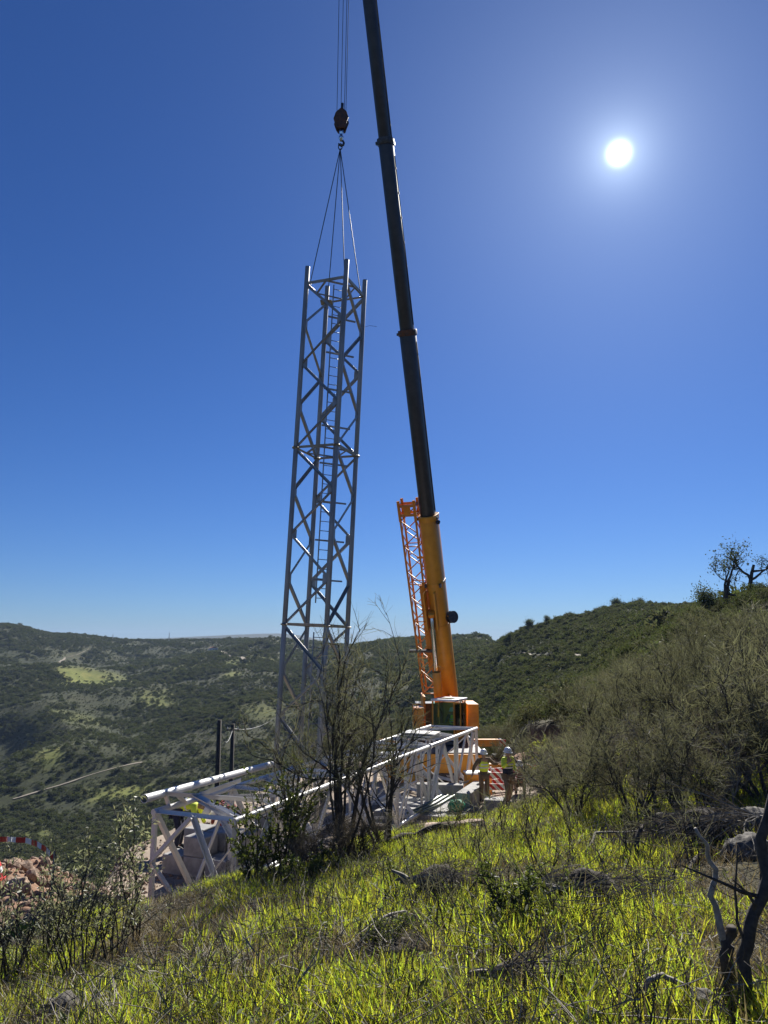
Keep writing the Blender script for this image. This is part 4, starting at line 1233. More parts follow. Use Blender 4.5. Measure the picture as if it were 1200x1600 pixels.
# orange tool box and striped barrier boards in front of the workers
def orange_crate(c, d, rz, label):
    e = empty('tool_crate', c, rz); tag(e, label, 'crate')
    b = MB(); b.box((0, 0, d[2] / 2), d); bevel(b.build('crate_body', M['orange'], e), .02)
    b = MB(); b.box((0, 0, d[2] + .03), (d[0] + .04, d[1] + .04, .06)); bevel(b.build('crate_lid', M['white_paint'], e), .01)
    return e
orange_crate(Vector((3.55, 29.2, hz(3.55, 29.2))), (.95, .6, .78), R(5), 'orange crate with pale lid left of the two workers')
orange_crate(Vector((.95, 33.0, hz(.95, 33.0))), (2.1, .9, 1.1), R(3), 'large orange box on the ground in front of the crane carrier')
def barrier(c, rz, label, w=1.1):
    e = empty('barrier_board', c, rz); tag(e, label, 'barrier')
    for z_ in (.35, .75):
        b = MB(); b.box((0, 0, z_), (w, .035, .22)); b.build('striped_board', M['stripe'], e)
    for sx in (-1, 1):
        b = MB(); b.box((sx * w * .42, 0, .45), (.05, .05, .95)); b.build('barrier_post', M['white_paint'], e)
        b = MB(); b.box((sx * w * .42, 0, .02), (.06, .5, .05)); b.build('barrier_foot', M['black'], e)
barrier(Vector((4.05, 28.4, hz(4.05, 28.4))), R(-6), 'red and white striped barrier board in front of the left worker')
barrier(Vector((4.55, 29.6, hz(4.55, 29.6))), R(22), 'red and white striped barrier board behind the two workers', 1.2)

# red and white tape and marker at the left edge
tp0, tp1 = at(-40, 1308, 13.5), at(86, 1335, 12.5)
tpts = [at(x_, y_, Y_) for x_, y_, Y_ in ((-60, 1311, 13.6), (-20, 1312, 13.5), (10, 1311.5, 13.3), (40, 1313, 13.1), (58, 1319, 12.9), (72, 1328, 12.7), (84, 1340, 12.6))]
tape = empty('barrier_tape', gp(84, 1400, 12.6)); tag(tape, 'red and white barrier tape strung across the lower left slope', 'tape')
segs = []
for i in range(len(tpts) - 1):
    for k in range(4): segs.append(tpts[i].lerp(tpts[i + 1], k / 4))
segs.append(tpts[-1])
b = MB()
for i in range(len(segs) - 1):
    u = Vector((0, 0, .042)); tw_ = Vector((0, .012 * math.sin(i), 0))
    b.add([segs[i] - u + tw_, segs[i + 1] - u - tw_, segs[i + 1] + u - tw_, segs[i] + u + tw_], [(0, 1, 2, 3)], (i // 2) % 2)
o = b.build('tape_strip', [M['white_paint'], M['red_paint']], tape, loc=-tape.location)
sm = o.modifiers.new('solid', 'SOLIDIFY'); sm.thickness = .002
gpz = hz(tpts[-1].x, tpts[-1].y)
b = MB(); b.tube([(0, 0, 0), (0.01, 0, tpts[-1].z - gpz + .1)], .018, 7); b.build('tape_stake', M['dead_wood'], tape, loc=(tpts[-1].x - tape.location.x, tpts[-1].y - tape.location.y, gpz - tape.location.z))
cn = hit(-12, 1374, 8)
ce = empty('marker_cone', cn); tag(ce, 'red and white striped marker cone at the left edge', 'cone')
htop = at(-12, 1334, cn.y).z - cn.z
b = MB()
prof = [(.20, .03), (.17, htop * .25), (.135, htop * .5), (.09, htop * .75), (.05, htop)]
for i in range(4): b.lathe(prof[i:i + 2], 16, mi=i % 2)
b.build('cone_body', [M['red_paint'], M['white_paint']], ce, smooth=True)
b = MB(); b.box((0, 0, .015), (.46, .46, .05)); bevel(b.build('cone_base', M['red_paint'], ce), .01)

# utility poles below the pad
def pole(px, ptop, Y, label, arm=True):
    t_ = at(px, ptop, Y); g = hz(t_.x, Y)
    e = empty('utility_pole', Vector((t_.x, Y, g))); tag(e, label, 'pole', 'utility poles below the pad')
    h_ = t_.z - g
    b = MB(); b.tube([(0, 0, -.3), (0, 0, h_)], [.24, .16], 10); b.build('pole_shaft', M['pole_wood'], e, smooth=True)
    if arm:
        b = MB(); b.box((0, 0, h_ - .5), (1.1, .12, .12)); b.build('cross_arm', M['pole_wood'], e)
        for sx in (-.45, .45):
            b = MB(); b.lathe([(.03, 0), (.05, .06), (.03, .1), (.05, .14), (0, .2)], 8, (sx, 0, h_ - .44)); b.build('insulator', M['white_paint'], e)
    return Vector((t_.x, Y, t_.z - .4))
w0 = pole(343, 1125, 58, 'dark utility pole, the nearer left one behind the long bright pipe', False)
w1 = pole(364, 1131, 66, 'dark utility pole, the shorter right one behind the long bright pipe', True)
b = MB()
for (a_, b_) in ((w0, w1), (w0, at(250, 1215, 140)), (w1, at(470, 1080, 75))):
    pts = [a_.lerp(b_, t) + Vector((0, 0, -1.2 * 4 * t * (1 - t))) for t in np.linspace(0, 1, 9)]
    b.tube(pts, .02, 4, cap=False)
tag(b.build('overhead_wire', M['wire']), 'thin overhead wire between the two dark utility poles', 'wire')

# masts and a small house on the far left ridge
def mast(px, py, hpx, label):
    Y = 930; g = hit(px, py, 300); g = Vector((ray(px, 1000).x * g.y, g.y, hz(ray(px, 1000).x * g.y, g.y)))
    hh = hpx / FPX * g.y
    e = empty('radio_mast', g); tag(e, label, 'mast')
    b = MB()
    for k in range(3):
        a_ = k * 2.094; b.tube([(.7 * math.cos(a_), .7 * math.sin(a_), 0), (.25 * math.cos(a_), .25 * math.sin(a_), hh)], .13, 4)
    for i in range(8):
        for k in range(3):
            f0, f1 = .7 - .45 * i / 8, .7 - .45 * (i + 1) / 8
            a0, a1 = k * 2.094, (k + 1) * 2.094
            b.tube([(f0 * math.cos(a0), f0 * math.sin(a0), hh * i / 8), (f1 * math.cos(a1), f1 * math.sin(a1), hh * (i + 1) / 8)], .07, 3)
    b.build('mast_lattice', M['galv'], e)
    b = MB(); b.tube([(0, 0, hh - 1), (0, 0, hh + 2)], .12, 4); b.build('antenna', M['galv'], e)
mast(264, 1004, 14, 'tall thin radio mast on the left ridge')
mast(176, 1000, 8, 'short thin radio mast on the left ridge left of the tall one')
hs_ = hit(333, 1018, 300)
he = empty('farm_house', hs_, .4); tag(he, 'tiny pale farm house beside the road under the left ridge', 'house')
b = MB(); b.box((0, 0, 1.6), (9, 6, 3.2)); b.build('wall', M['white_paint'], he)
b = MB(); b.prism([(-4.8, 3.2), (4.8, 3.2), (0, 5.0)], -3.3, 3.3); b.build('roof', surf('roof_tile', (.25, .11, .07), (.33, .16, .1), 2, .8), he)
for i in range(3):
    b = MB(); b.box((-3 + 3 * i, -3.02, 1.7), (1, .08, 1.2)); b.build('window', M['dark_steel'], he)
b = MB(); b.box((1.5, -3.03, 1.05), (1, .08, 2.1)); b.build('door', M['bark'], he)

# ------------------------------------------------------------------ people
def skin_mesh(name, verts, edges, radii, mat, root=0, sub=2):
    me = bpy.data.meshes.new(name + '_cage'); me.from_pydata([tuple(v) for v in verts], edges, [])
    ob = bpy.data.objects.new(name + '_cage', me); col.objects.link(ob)
    ob.modifiers.new('skin', 'SKIN')
    ob.modifiers['skin'].use_smooth_shade = True
    if not me.skin_vertices: raise RuntimeError('no skin layer')
    for i, r_ in enumerate(radii):
        sv = me.skin_vertices[0].data[i]
        sv.radius = (r_, r_) if not isinstance(r_, tuple) else r_
        sv.use_root = (i == root)
    ss = ob.modifiers.new('sub', 'SUBSURF'); ss.levels = sub; ss.render_levels = sub
    dg = bpy.context.evaluated_depsgraph_get()
    out_ = bpy.data.meshes.new_from_object(ob.evaluated_get(dg)); out_.name = name
    bpy.data.objects.remove(ob)
    out_.materials.clear(); out_.materials.append(mat)
    out_.polygons.foreach_set('use_smooth', [True] * len(out_.polygons))
    return out_
M['skin'] = surf('skin', (.36, .20, .13), (.42, .25, .17), 12, .55, 0, .05)
M['hivis'] = surf('hi_vis_yellow', (.80, .95, .05), (.92, 1.0, .08), 9, .7, 0, .35, .02)
M['navy'] = surf('navy_cloth', (.012, .016, .04), (.025, .03, .06), 10, .85, 0, .3, .015)
M['khaki'] = surf('brown_cloth', (.13, .085, .05), (.19, .13, .08), 10, .9, 0, .35, .015)
M['maroon'] = surf('maroon_cloth', (.16, .02, .03), (.26, .05, .05), 10, .85, 0, .35, .015)
M['helmet'] = surf('white_helmet', (.74, .74, .73), (.8, .8, .79), 4, .3, 0, 0)
M['reflect'] = surf('reflective_tape', (.6, .62, .62), (.75, .76, .76), 20, .3, .3, 0)
M['hair'] = surf('dark_hair', (.015, .012, .01), (.04, .03, .02), 30, .7, 0, .4)
STAND = dict(pelvis=(0, 0, .95), spine=(0, .01, 1.15), chest=(0, .0, 1.36), neck=(0, .01, 1.52), head=(0, -.02, 1.64), crown=(0, -.015, 1.74),
             shL=(-.19, 0, 1.45), elL=(-.26, .03, 1.17), wrL=(-.27, -.06, .93), shR=(.19, 0, 1.45), elR=(.26, .03, 1.17), wrR=(.27, -.06, .93),
             hipL=(-.10, 0, .91), knL=(-.11, -.03, .50), anL=(-.12, .02, .09), toL=(-.13, -.17, .04), hipR=(.10, 0, .91), knR=(.11, -.03, .50), anR=(.12, .02, .09), toR=(.13, -.17, .04))
def person(loc, rz, label, pose=None, top='hivis', sleeves=None, legs='navy', vest=False, scale=1.0):
    J = dict(STAND)
    if pose: J.update(pose)
    J = {k: Vector(v) * scale for k, v in J.items()}
    e = empty('person', loc, rz); tag(e, label, 'person')
    names = ['pelvis', 'spine', 'chest', 'neck', 'head', 'crown', 'shL', 'elL', 'wrL', 'shR', 'elR', 'wrR', 'hipL', 'knL', 'anL', 'toL', 'hipR', 'knR', 'anR', 'toR']
    rad = dict(pelvis=(.15, .11), spine=(.135, .10), chest=(.16, .11), neck=.058, head=(.082, .098), crown=(.06, .07), shL=.065, elL=.044, wrL=.03, shR=.065, elR=.044, wrR=.03,
               hipL=.09, knL=.06, anL=.043, toL=.04, hipR=.09, knR=.06, anR=.043, toR=.04)
    E = [('pelvis', 'spine'), ('spine', 'chest'), ('chest', 'neck'), ('neck', 'head'), ('head', 'crown'), ('chest', 'shL'), ('shL', 'elL'), ('elL', 'wrL'), ('chest', 'shR'), ('shR', 'elR'), ('elR', 'wrR'),
         ('pelvis', 'hipL'), ('hipL', 'knL'), ('knL', 'anL'), ('anL', 'toL'), ('pelvis', 'hipR'), ('hipR', 'knR'), ('knR', 'anR'), ('anR', 'toR')]
    V_ = [J[n_] for n_ in names]; Rd = [rad[n_] for n_ in names]
    ed = [(names.index(a), names.index(b)) for a, b in E]
    # nose
    fdir = Vector((0, -1, 0)); hd_ = (J['crown'] - J['neck']).normalized()
    fdir = (fdir - hd_ * fdir.dot(hd_)); fdir = fdir.normalized() if fdir.length > .2 else Vector((0, 0, -1))
    V_.append(J['head'] + fdir * .105 - hd_ * .005); Rd.append(.016); ed.append((4, len(V_) - 1))
    # hands: palm and five fingers
    for sd_, el, wr in (('L', 'elL', 'wrL'), ('R', 'elR', 'wrR')):
        d = (J[wr] - J[el]).normalized(); s_ = d.cross(Vector((1, 0, 0)) if abs(d.x) < .8 else Vector((0, 0, 1))).normalized(); u = d.cross(s_)
        palm = J[wr] + d * .075; V_.append(palm); Rd.append((.036, .022)); pi_ = len(V_) - 1; ed.append((names.index(wr), pi_))
        for k, (o_, ln) in enumerate(((-.03, .06), (-.01, .075), (.011, .07), (.031, .052))):
            V_.append(palm + d * .03 + s_ * o_); Rd.append(.0095); a_ = len(V_) - 1; ed.append((pi_, a_))
            V_.append(palm + d * (.03 + ln * .6) + s_ * o_ * 1.1 + u * .012); Rd.append(.0085); b_ = len(V_) - 1; ed.append((a_, b_))
            V_.append(palm + d * (.03 + ln) + s_ * o_ * 1.15 + u * .04); Rd.append(.007); ed.append((b_, len(V_) - 1))
        V_.append(J[wr] + d * .05 - s_ * .045 + u * .012); Rd.append(.011); a_ = len(V_) - 1; ed.append((pi_, a_))
        V_.append(J[wr] + d * .09 - s_ * .065 + u * .025); Rd.append(.009); ed.append((a_, len(V_) - 1))
    link('body', skin_mesh('body', V_, ed, [tuple(x * scale for x in r_) if isinstance(r_, tuple) else r_ * scale for r_ in Rd], M['skin']), e)
    def cloth(name, ns, es, grow, mat, rr=None, cut=None):
        vv = [J[n_].copy() for n_ in ns]
        if cut:
            for n_, (t_, f_) in cut.items():
                vv[ns.index(n_)] = J[n_].lerp(J[t_], f_)
        r2 = []
        for n_ in ns:
            r_ = (rr or {}).get(n_, rad[n_]); r2.append(tuple((x + grow) * scale for x in r_) if isinstance(r_, tuple) else (r_ + grow) * scale)
        return link(name, skin_mesh(name, vv, [(ns.index(a), ns.index(b)) for a, b in es], r2, mat), e)
    tn = ['pelvis', 'spine', 'chest', 'neck', 'shL', 'elL', 'wrL', 'shR', 'elR', 'wrR']
    te = [x for x in E if x[0] in tn and x[1] in tn]
    cloth('jacket', tn, te, .022, M[sleeves or top], cut={'neck': ('chest', .45), 'wrL': ('elL', .12), 'wrR': ('elR', .12)}, rr={'neck': .07})
    if vest:
        vn = ['pelvis', 'spine', 'chest', 'neck', 'shL', 'shR']
        cloth('vest', vn, [x for x in E if x[0] in vn and x[1] in vn], .036, M[top], cut={'pelvis': ('spine', .25), 'neck': ('chest', .6), 'shL': ('chest', .25), 'shR': ('chest', .25)}, rr={'neck': .07, 'shL': .075, 'shR': .075})
    ln_ = ['pelvis', 'hipL', 'knL', 'anL', 'hipR', 'knR', 'anR']
    cloth('trousers', ln_, [x for x in E if x[0] in ln_ and x[1] in ln_], .022, M[legs])
    for s_ in 'LR':
        cloth('boot', ['an' + s_, 'to' + s_], [('an' + s_, 'to' + s_)], .014, M['black'])
    # helmet on the crown, tilted with the head
    hb_ = MB(); hb_.lathe([(.0, .135), (.05, .13), (.09, .105), (.118, .06), (.126, .0), (.122, -.02)], 18, sx=.95, sy=1.1)
    hb_.lathe([(.118, .0), (.15, -.015), (.152, -.022), (.12, -.018)], 18, (0, -.015, 0), sx=.95, sy=1.15)
    h_ = hb_.build('helmet', M['helmet'], e, smooth=True)
    h_.matrix_local = Matrix.Translation(J['head'].lerp(J['crown'], .55)) @ Vector((0, 0, 1)).rotation_difference(hd_).to_matrix().to_4x4() @ Matrix.Scale(scale, 4)
    # reflective bands round the trunk
    for f_ in (.25, .75):
        c = J['spine'].lerp(J['chest'], f_); ax_ = (J['chest'] - J['spine']).normalized()
        b_ = MB(); b_.lathe([(.188, -.024), (.192, 0), (.188, .024)], 20, sx=1.0, sy=.78)
        o_ = b_.build('reflective_band', M['reflect'], e, smooth=True)
        o_.matrix_local = Matrix.Translation(c) @ Vector((0, 0, 1)).rotation_difference(ax_).to_matrix().to_4x4() @ Matrix.Scale(scale, 4)
    return e, J
# the two workers on the right
pA_ = at(757, 1250, 27.6); gA = Vector((pA_.x, 27.6, hz(pA_.x, 27.6)))
person(gA, R(8), 'worker in white helmet and yellow hi-vis vest behind the striped barrier', dict(elL=(-.36, .0, 1.20), wrL=(-.44, -.10, 1.0), elR=(.38, -.02, 1.30), wrR=(.52, -.12, 1.34), shR=(.2, 0, 1.46)),
       top='hivis', sleeves='khaki', legs='khaki', vest=True)
pB_ = at(795, 1250, 26.4); gB = Vector((pB_.x, 26.4, hz(pB_.x, 26.4)))
eB, JB = person(gB, R(30), 'worker in yellow and navy jacket and brown trousers walking on the pad', dict(elL=(-.30, -.12, 1.22), wrL=(-.20, -.26, 1.40), elR=(.30, .06, 1.18), wrR=(.26, -.10, 1.05),
       hipL=(-.10, 0, .91), knL=(-.16, -.16, .52), anL=(-.20, -.10, .12), toL=(-.22, -.29, .06), knR=(.14, .04, .50), anR=(.17, .24, .09), toR=(.19, .06, .04)), top='hivis', sleeves='hivis', legs='khaki', scale=1.05)
sk = MB(); sk.lathe([(.155, -.16), (.192, -.12), (.19, .10), (.175, .13)], 22, sx=1.0, sy=.78)
o = sk.build('jacket_hem', M['navy'], eB, smooth=True, loc=JB['spine'] + Vector((0, 0, -.04)))
pC_ = at(812, 1190, 28.6); gC = Vector((pC_.x, 28.6, hz(pC_.x, 28.6)))
crouch = dict(pelvis=(0, .12, .38), spine=(0, .08, .58), chest=(0, -.04, .76), neck=(0, -.10, .91), head=(0, -.15, 1.02), crown=(0, -.16, 1.12), shL=(-.18, -.06, .84), elL=(-.24, -.22, .62), wrL=(-.14, -.38, .55),
              shR=(.18, -.06, .84), elR=(.24, -.22, .62), wrR=(.14, -.38, .55), hipL=(-.10, .10, .36), knL=(-.16, -.28, .48), anL=(-.15, -.06, .09), toL=(-.16, -.25, .04), hipR=(.1, .10, .36), knR=(.16, -.28, .48), anR=(.15, -.06, .09), toR=(.16, -.25, .04))
person(gC, R(-15), 'crouching person in white helmet right of the walking worker', crouch, top='maroon', legs='khaki')
# bent-over worker left of the lying tower
pD_ = at(290, 1262, 21.8); gD = Vector((pD_.x, 21.8, hz(pD_.x, 21.8)))
bend = dict(pelvis=(0, .22, .92), spine=(0, .02, 1.06), chest=(0, -.22, 1.10), neck=(0, -.38, 1.05), head=(0, -.47, .99), crown=(0, -.57, .95), shL=(-.19, -.28, 1.06), elL=(-.24, -.34, .78), wrL=(-.18, -.45, .56),
            shR=(.19, -.28, 1.06), elR=(.24, -.34, .78), wrR=(.18, -.45, .56), hipL=(-.1, .2, .88), hipR=(.1, .2, .88), knL=(-.11, .1, .48), knR=(.11, .1, .48), anL=(-.12, .16, .09), anR=(.12, .16, .09), toL=(-.13, -.03, .04), toR=(.13, -.03, .04))
person(gD + Vector((0, 0, .0)), R(84), 'bent-over worker in yellow hi-vis jacket left of the lying tower', bend, top='hivis', legs='navy', scale=1.14)
pG_ = gD + Vector((1.1, .6, 0)); pG_.z = hz(pG_.x, pG_.y)
person(pG_, R(-40), 'stooping worker in maroon jacket beside the bent-over yellow worker', bend, top='maroon', legs='navy', scale=1.0)
# worker guiding the tower foot
gE = Vector((-2.25, 26.6, hz(-2.25, 26.6)))
person(gE, R(5), 'worker in maroon jacket and white helmet behind the foot of the hanging tower', dict(elL=(-.36, -.1, 1.3), wrL=(-.3, -.32, 1.42), elR=(.3, -.12, 1.22), wrR=(.22, -.34, 1.3)), top='maroon', legs='navy')
# crane operator, seated in the cab
seat = dict(pelvis=(0, .1, .55), spine=(0, .12, .76), chest=(0, .08, .98), neck=(0, .06, 1.13), head=(0, .02, 1.25), crown=(0, .02, 1.35), shL=(-.19, .07, 1.06), elL=(-.26, -.08, .82), wrL=(-.2, -.3, .8),
            shR=(.19, .07, 1.06), elR=(.26, -.08, .82), wrR=(.2, -.3, .8), hipL=(-.1, .06, .52), knL=(-.14, -.38, .54), anL=(-.14, -.42, .12), toL=(-.14, -.58, .07), hipR=(.1, .06, .52), knR=(.14, -.38, .54), anR=(.14, -.42, .12), toR=(.14, -.58, .07))
cw = CG + cabp + Matrix.Rotation(CROT, 3, 'Z') @ Vector((.08, .12, .12))
person(cw, CROT, 'crane operator in green hi-vis vest seated in the orange cab', seat, top='hivis', legs='navy', vest=True, sleeves='navy')

# ------------------------------------------------------------------ shrubs as things of their own
def plant(name, meshes, loc, rz, sc, label, cat='shrub', group=None, lean=(0, 0), partn=('stems', 'crown')):
    e = empty(name, loc, rz); e.rotation_euler = (lean[0], lean[1], rz)
    e.scale = sc if hasattr(sc, '__len__') else (sc, sc, sc)
    for nm, me in zip(partn, meshes): link(nm, me, e)
    tag(e, label, cat, group)
    return e
def gxy(px, Y, py=1300):
    d = ray(px, py); return Vector((d.x * Y, Y, hz(d.x * Y, Y)))
# the tall open broom in front of the lying tower, its fork, and its neighbours
fb = make_broom(11, 3.9, 8, .42, 1.0, .40, .0036, .040, 0.05, .38)
plant('broom_shrub', fb, gxy(536, 13.0, 1340), .4, 1.0, 'tall open broom shrub with dark forked trunk in front of the lying tower')
fb2 = make_broom(12, 3.3, 6, .55, .9, .36, .0034, .04, .1, .4)
plant('broom_shrub', fb2, gxy(600, 14.2, 1320), 1.9, 1.0, 'broom shrub leaning right just behind the tall forked one')
fb3 = make_broom(13, 3.0, 5, .4, .8, .45, .0034, .035, 0, .3)
plant('broom_shrub', fb3, gxy(470, 14.0, 1330), 2.2, 1.05, 'slim broom shrub left of the tall forked one')
dk = make_broom(14, 1.1, 9, 1.1, 1.0, .3, .004, .02, 0, .15, ('bark', 'broom_dry'))
plant('dry_shrub', dk, gxy(550, 12.7, 1370), .3, .85, 'low dark twiggy shrub round the forked trunk')
plant('dry_shrub', dk, gxy(488, 12.4, 1375), 2.0, .75, 'low dark twiggy shrub under the leafy bush by the lying tower')
lf1 = make_leafy(21, 1.9, 11, .45, .062, .034, 34, ('bark', 'leafy'), .2, .016)
plant('leafy_shrub', lf1, gxy(440, 12.8, 1350), .7, 1.0, 'round-leaved dark green bush against the near end of the lying tower')
lf1b = make_leafy(22, 1.2, 9, .6, .055, .03, 30, ('bark', 'leafy'), .15, .014)
plant('leafy_shrub', lf1b, gxy(395, 12.6, 1370), 2.4, 1.0, 'smaller leafy bush left of the round-leaved dark green bush')
# grey-green rockrose on the left
cs = [make_leafy(31 + i, 1.2, 12, .5, .058, .018, 9, ('bark', 'cistus'), .3, .011) for i in range(3)]
for i, (px, Y, sc, lab) in enumerate([(20, 8.4, .95, 'grey-green rockrose bush at the left edge of the picture'), (72, 8.8, 1.12, 'grey-green rockrose bush below the barrier tape, second from the left edge'),
                                      (128, 8.0, 1.05, 'bushy grey-green rockrose in the middle of the left clump'), (182, 8.3, .92, 'grey-green rockrose at the right of the left clump'),
                                      (100, 9.6, .95, 'rear grey-green rockrose in front of the red earth heap')]):
    plant('rockrose_bush', cs[i % 3], gxy(px, Y, 1450), 1.3 * i, sc, lab, 'bush', 'rockrose bushes on the left')
ct = make_leafy(36, 1.6, 4, .16, .075, .024, 15, ('bark', 'cistus'), .45, .013)
plant('rockrose_bush', ct, gxy(222, 8.9, 1440), .5, 1.0, 'tall thin rockrose with drooping leaves at the near end of the lying tower', 'bush')
# broom thicket over the right slope
bm_ = [make_broom(41 + i, 2.7, 6 + i % 3, .55 + .12 * (i % 3), 1.15, .32, .0048, .03, 0, .25 + .06 * (i % 2)) for i in range(5)]
bd_ = [make_broom(51 + i, 2.0, 7, .8, .8, .35, .004, .022, 0, .2, ('dead_wood', 'broom_dry')) for i in range(2)]
lm_ = [make_leafy(61 + i, 1.9, 12, .55, .07, .035, 26, ('bark', ('leafy', 'cistus')[i]), .15, .016) for i in range(2)]
rg = random.Random(77)
def zone_label(px, Y):
    a_ = 'beside the crane' if px < 790 else 'behind the workers' if px < 880 else 'below the pair of hill-flank trees' if px < 950 else 'below the hilltop' if px < 1040 else 'below the half bare skyline tree' if px < 1130 else 'at the right edge'
    b_ = 'front' if Y < 14.2 else 'second' if Y < 18.2 else 'middle' if Y < 23.5 else 'fourth' if Y < 30 else 'fifth' if Y < 37 else 'sixth' if Y < 42.5 else 'rear'
    return 'wispy broom shrub in right thicket, %s row, %s' % (b_, a_)
SPOT = [  # pixel column, depth, kind, scale
    (868, 20, 0, .66), (856, 27, 1, .6), (890, 17.5, 1, .66), (845, 31.2, 2, .6), (960, 16.5, 3, .9), (1050, 16, 4, 1.0), (905, 23, 2, .8), (955, 20, 4, 1.1), (1010, 22, 1, 1.2), (1060, 19, 3, 1.15),
    (1115, 13.5, 0, 1.0), (1140, 20, 1, 1.25), (1165, 15, 2, 1.2), (1195, 12.5, 3, 1.1), (1215, 17, 4, 1.3), (870, 29, 4, 1.1), (900, 33, 0, 1.2), (940, 28, 1, 1.2), (975, 31, 2, 1.3), (1005, 28, 3, 1.2),
    (1040, 26, 4, 1.2), (1075, 29, 0, 1.3), (1110, 25, 1, 1.25), (1150, 29, 2, 1.35), (1190, 24, 3, 1.3), (830, 36, 2, 1.1), (865, 40, 3, 1.2), (800, 42, 1, 1.2), (780, 46, 0, 1.1), (920, 40, 4, 1.3), (960, 37, 0, 1.3), (1000, 39, 1, 1.3),
    (1050, 36, 2, 1.3), (1100, 38, 3, 1.3), (1160, 36, 4, 1.3), (1210, 34, 0, 1.3), (980, 12, 1, .7), (890, 13, 2, .65), (1070, 11, 3, .72), (770, 38, 2, 1.0), (755, 43, 3, 1.1),
    (560, 44, 0, 1.25), (600, 47, 2, 1.25), (520, 46, 4, 1.25), (480, 42, 1, 1.1), (440, 40, 3, 1.1), (405, 41, 0, 1.0), (640, 50, 1, 1.2), (545, 52, 3, 1.4), (460, 48, 2, 1.3), (580, 40, 3, 1.0), (500, 38.5, 0, 1.0)]
for i, (px, Y, k, sc) in enumerate(SPOT):
    if 700 < px < 1075 and Y > 22: sc *= .68 if Y > 27 else .76
    elif 700 < px < 1075 and Y > 14: sc *= .88
    elif px >= 1075 and Y > 22: sc *= .85
    elif px >= 1075: sc *= .98
    g_ = gxy(px + rg.uniform(-6, 6), Y, 1150)
    right = px > 700
    plant('broom_shrub', bm_[k], g_, rg.uniform(0, 6.28), (sc * rg.uniform(.9, 1.1), sc * rg.uniform(.9, 1.1), sc * rg.uniform(.85, 1.1)),
          zone_label(px, Y) if right else 'wispy broom shrub beyond the pad, ' + ('left of' if px < 450 else 'behind' if px < 550 else 'right of') + ' the hanging tower' + (', farther row' if Y > 45 else ', nearer row'),
          'shrub', 'broom thicket on the right slope' if right else 'broom shrubs beyond the pad', (rg.uniform(-.1, .1), rg.uniform(-.1, .1)))
for i, (px, Y, sc) in enumerate([(945, 14, .8), (1020, 12.4, .9), (1130, 12, .8), (870, 16, .75), (1180, 18, 1.1), (990, 21, .9), (1085, 20, 1.0), (915, 19, .8), (1060, 15, .9), (1150, 14, 1.0)]):
    plant('dead_shrub', bd_[i % 2], gxy(px, Y, 1200), rg.uniform(0, 6.28), sc, 'bare grey dead shrub on the right slope, %s, %s' % ('nearer' if Y < 15 else 'farther', 'beside the workers' if px < 930 else 'below the hilltop' if px < 1050 else 'towards the right edge'), 'shrub', 'dead shrubs on the right slope', (rg.uniform(-.35, .35), rg.uniform(-.3, .3)))
for i, (px, Y, sc) in enumerate([(1000, 34, .9), (1060, 36, 1.1), (930, 36, .9), (1120, 30, 1.1), (1180, 38, 1.3), (890, 40, .9), (835, 44, .9), (1030, 19, .7), (960, 26, .7), (1090, 17, .8), (1150, 23, 1.0), (905, 28, .7), (1200, 28, 1.1), (838, 31.0, .5), (862, 31.6, .6), (884, 31, .6)]):
    plant('leafy_shrub', lm_[i % 2], gxy(px, Y, 1120), rg.uniform(0, 6.28), sc, 'dense leafy bush among the right-hand broom, %s, %s' % ('nearer' if Y < 35 else 'farther', 'by the earth bank' if px < 900 else 'below the hilltop' if px < 1050 else 'towards the right edge'), 'shrub', 'leafy bushes on the right slope')
ylw = make_leafy(71, 1.5, 8, .7, .11, .06, 22, ('bark', 'bright_leaf'), .35, .02)
plant('fig_sapling', ylw, gxy(852, 30.5, 1110) + Vector((0, 0, .2)), .8, 1.2, 'bright yellow-green leafy sapling above the red earth bank', 'sapling')
# low dark bushes added to darken foreground grass where shrub shadows fall
db = [make_leafy(75 + i, .55, 14, .9, .05, .018, 22, ('bark', 'leafy'), .05, .008) for i in range(2)]
for i, (px, Y, sc, lab) in enumerate([(822, 6.6, 1.0, 'low dark bush added as shade in the hollow at bottom centre right'), (860, 7.2, .8, 'small dark bush added as shade right of the hollow'), (455, 10.8, 1.0, 'low dark bush added as shade in the grass below the leafy lattice-end bush'),
                                      (520, 11.4, .9, 'low dark bush added as shade at the foot of the forked broom'), (640, 9.4, .7, 'low dark bush added as shade left of the splayed broom pile'), (1005, 10.8, .8, 'low dark bush added as shade under the dark stump trunk'),
                                      (600, 6.3, .6, 'small dark bush added as shade by the arching dead branch')]):
    plant('shade_bush', db[i % 2], gxy(px, Y, 1450), i * 1.7, sc, lab, 'bush')
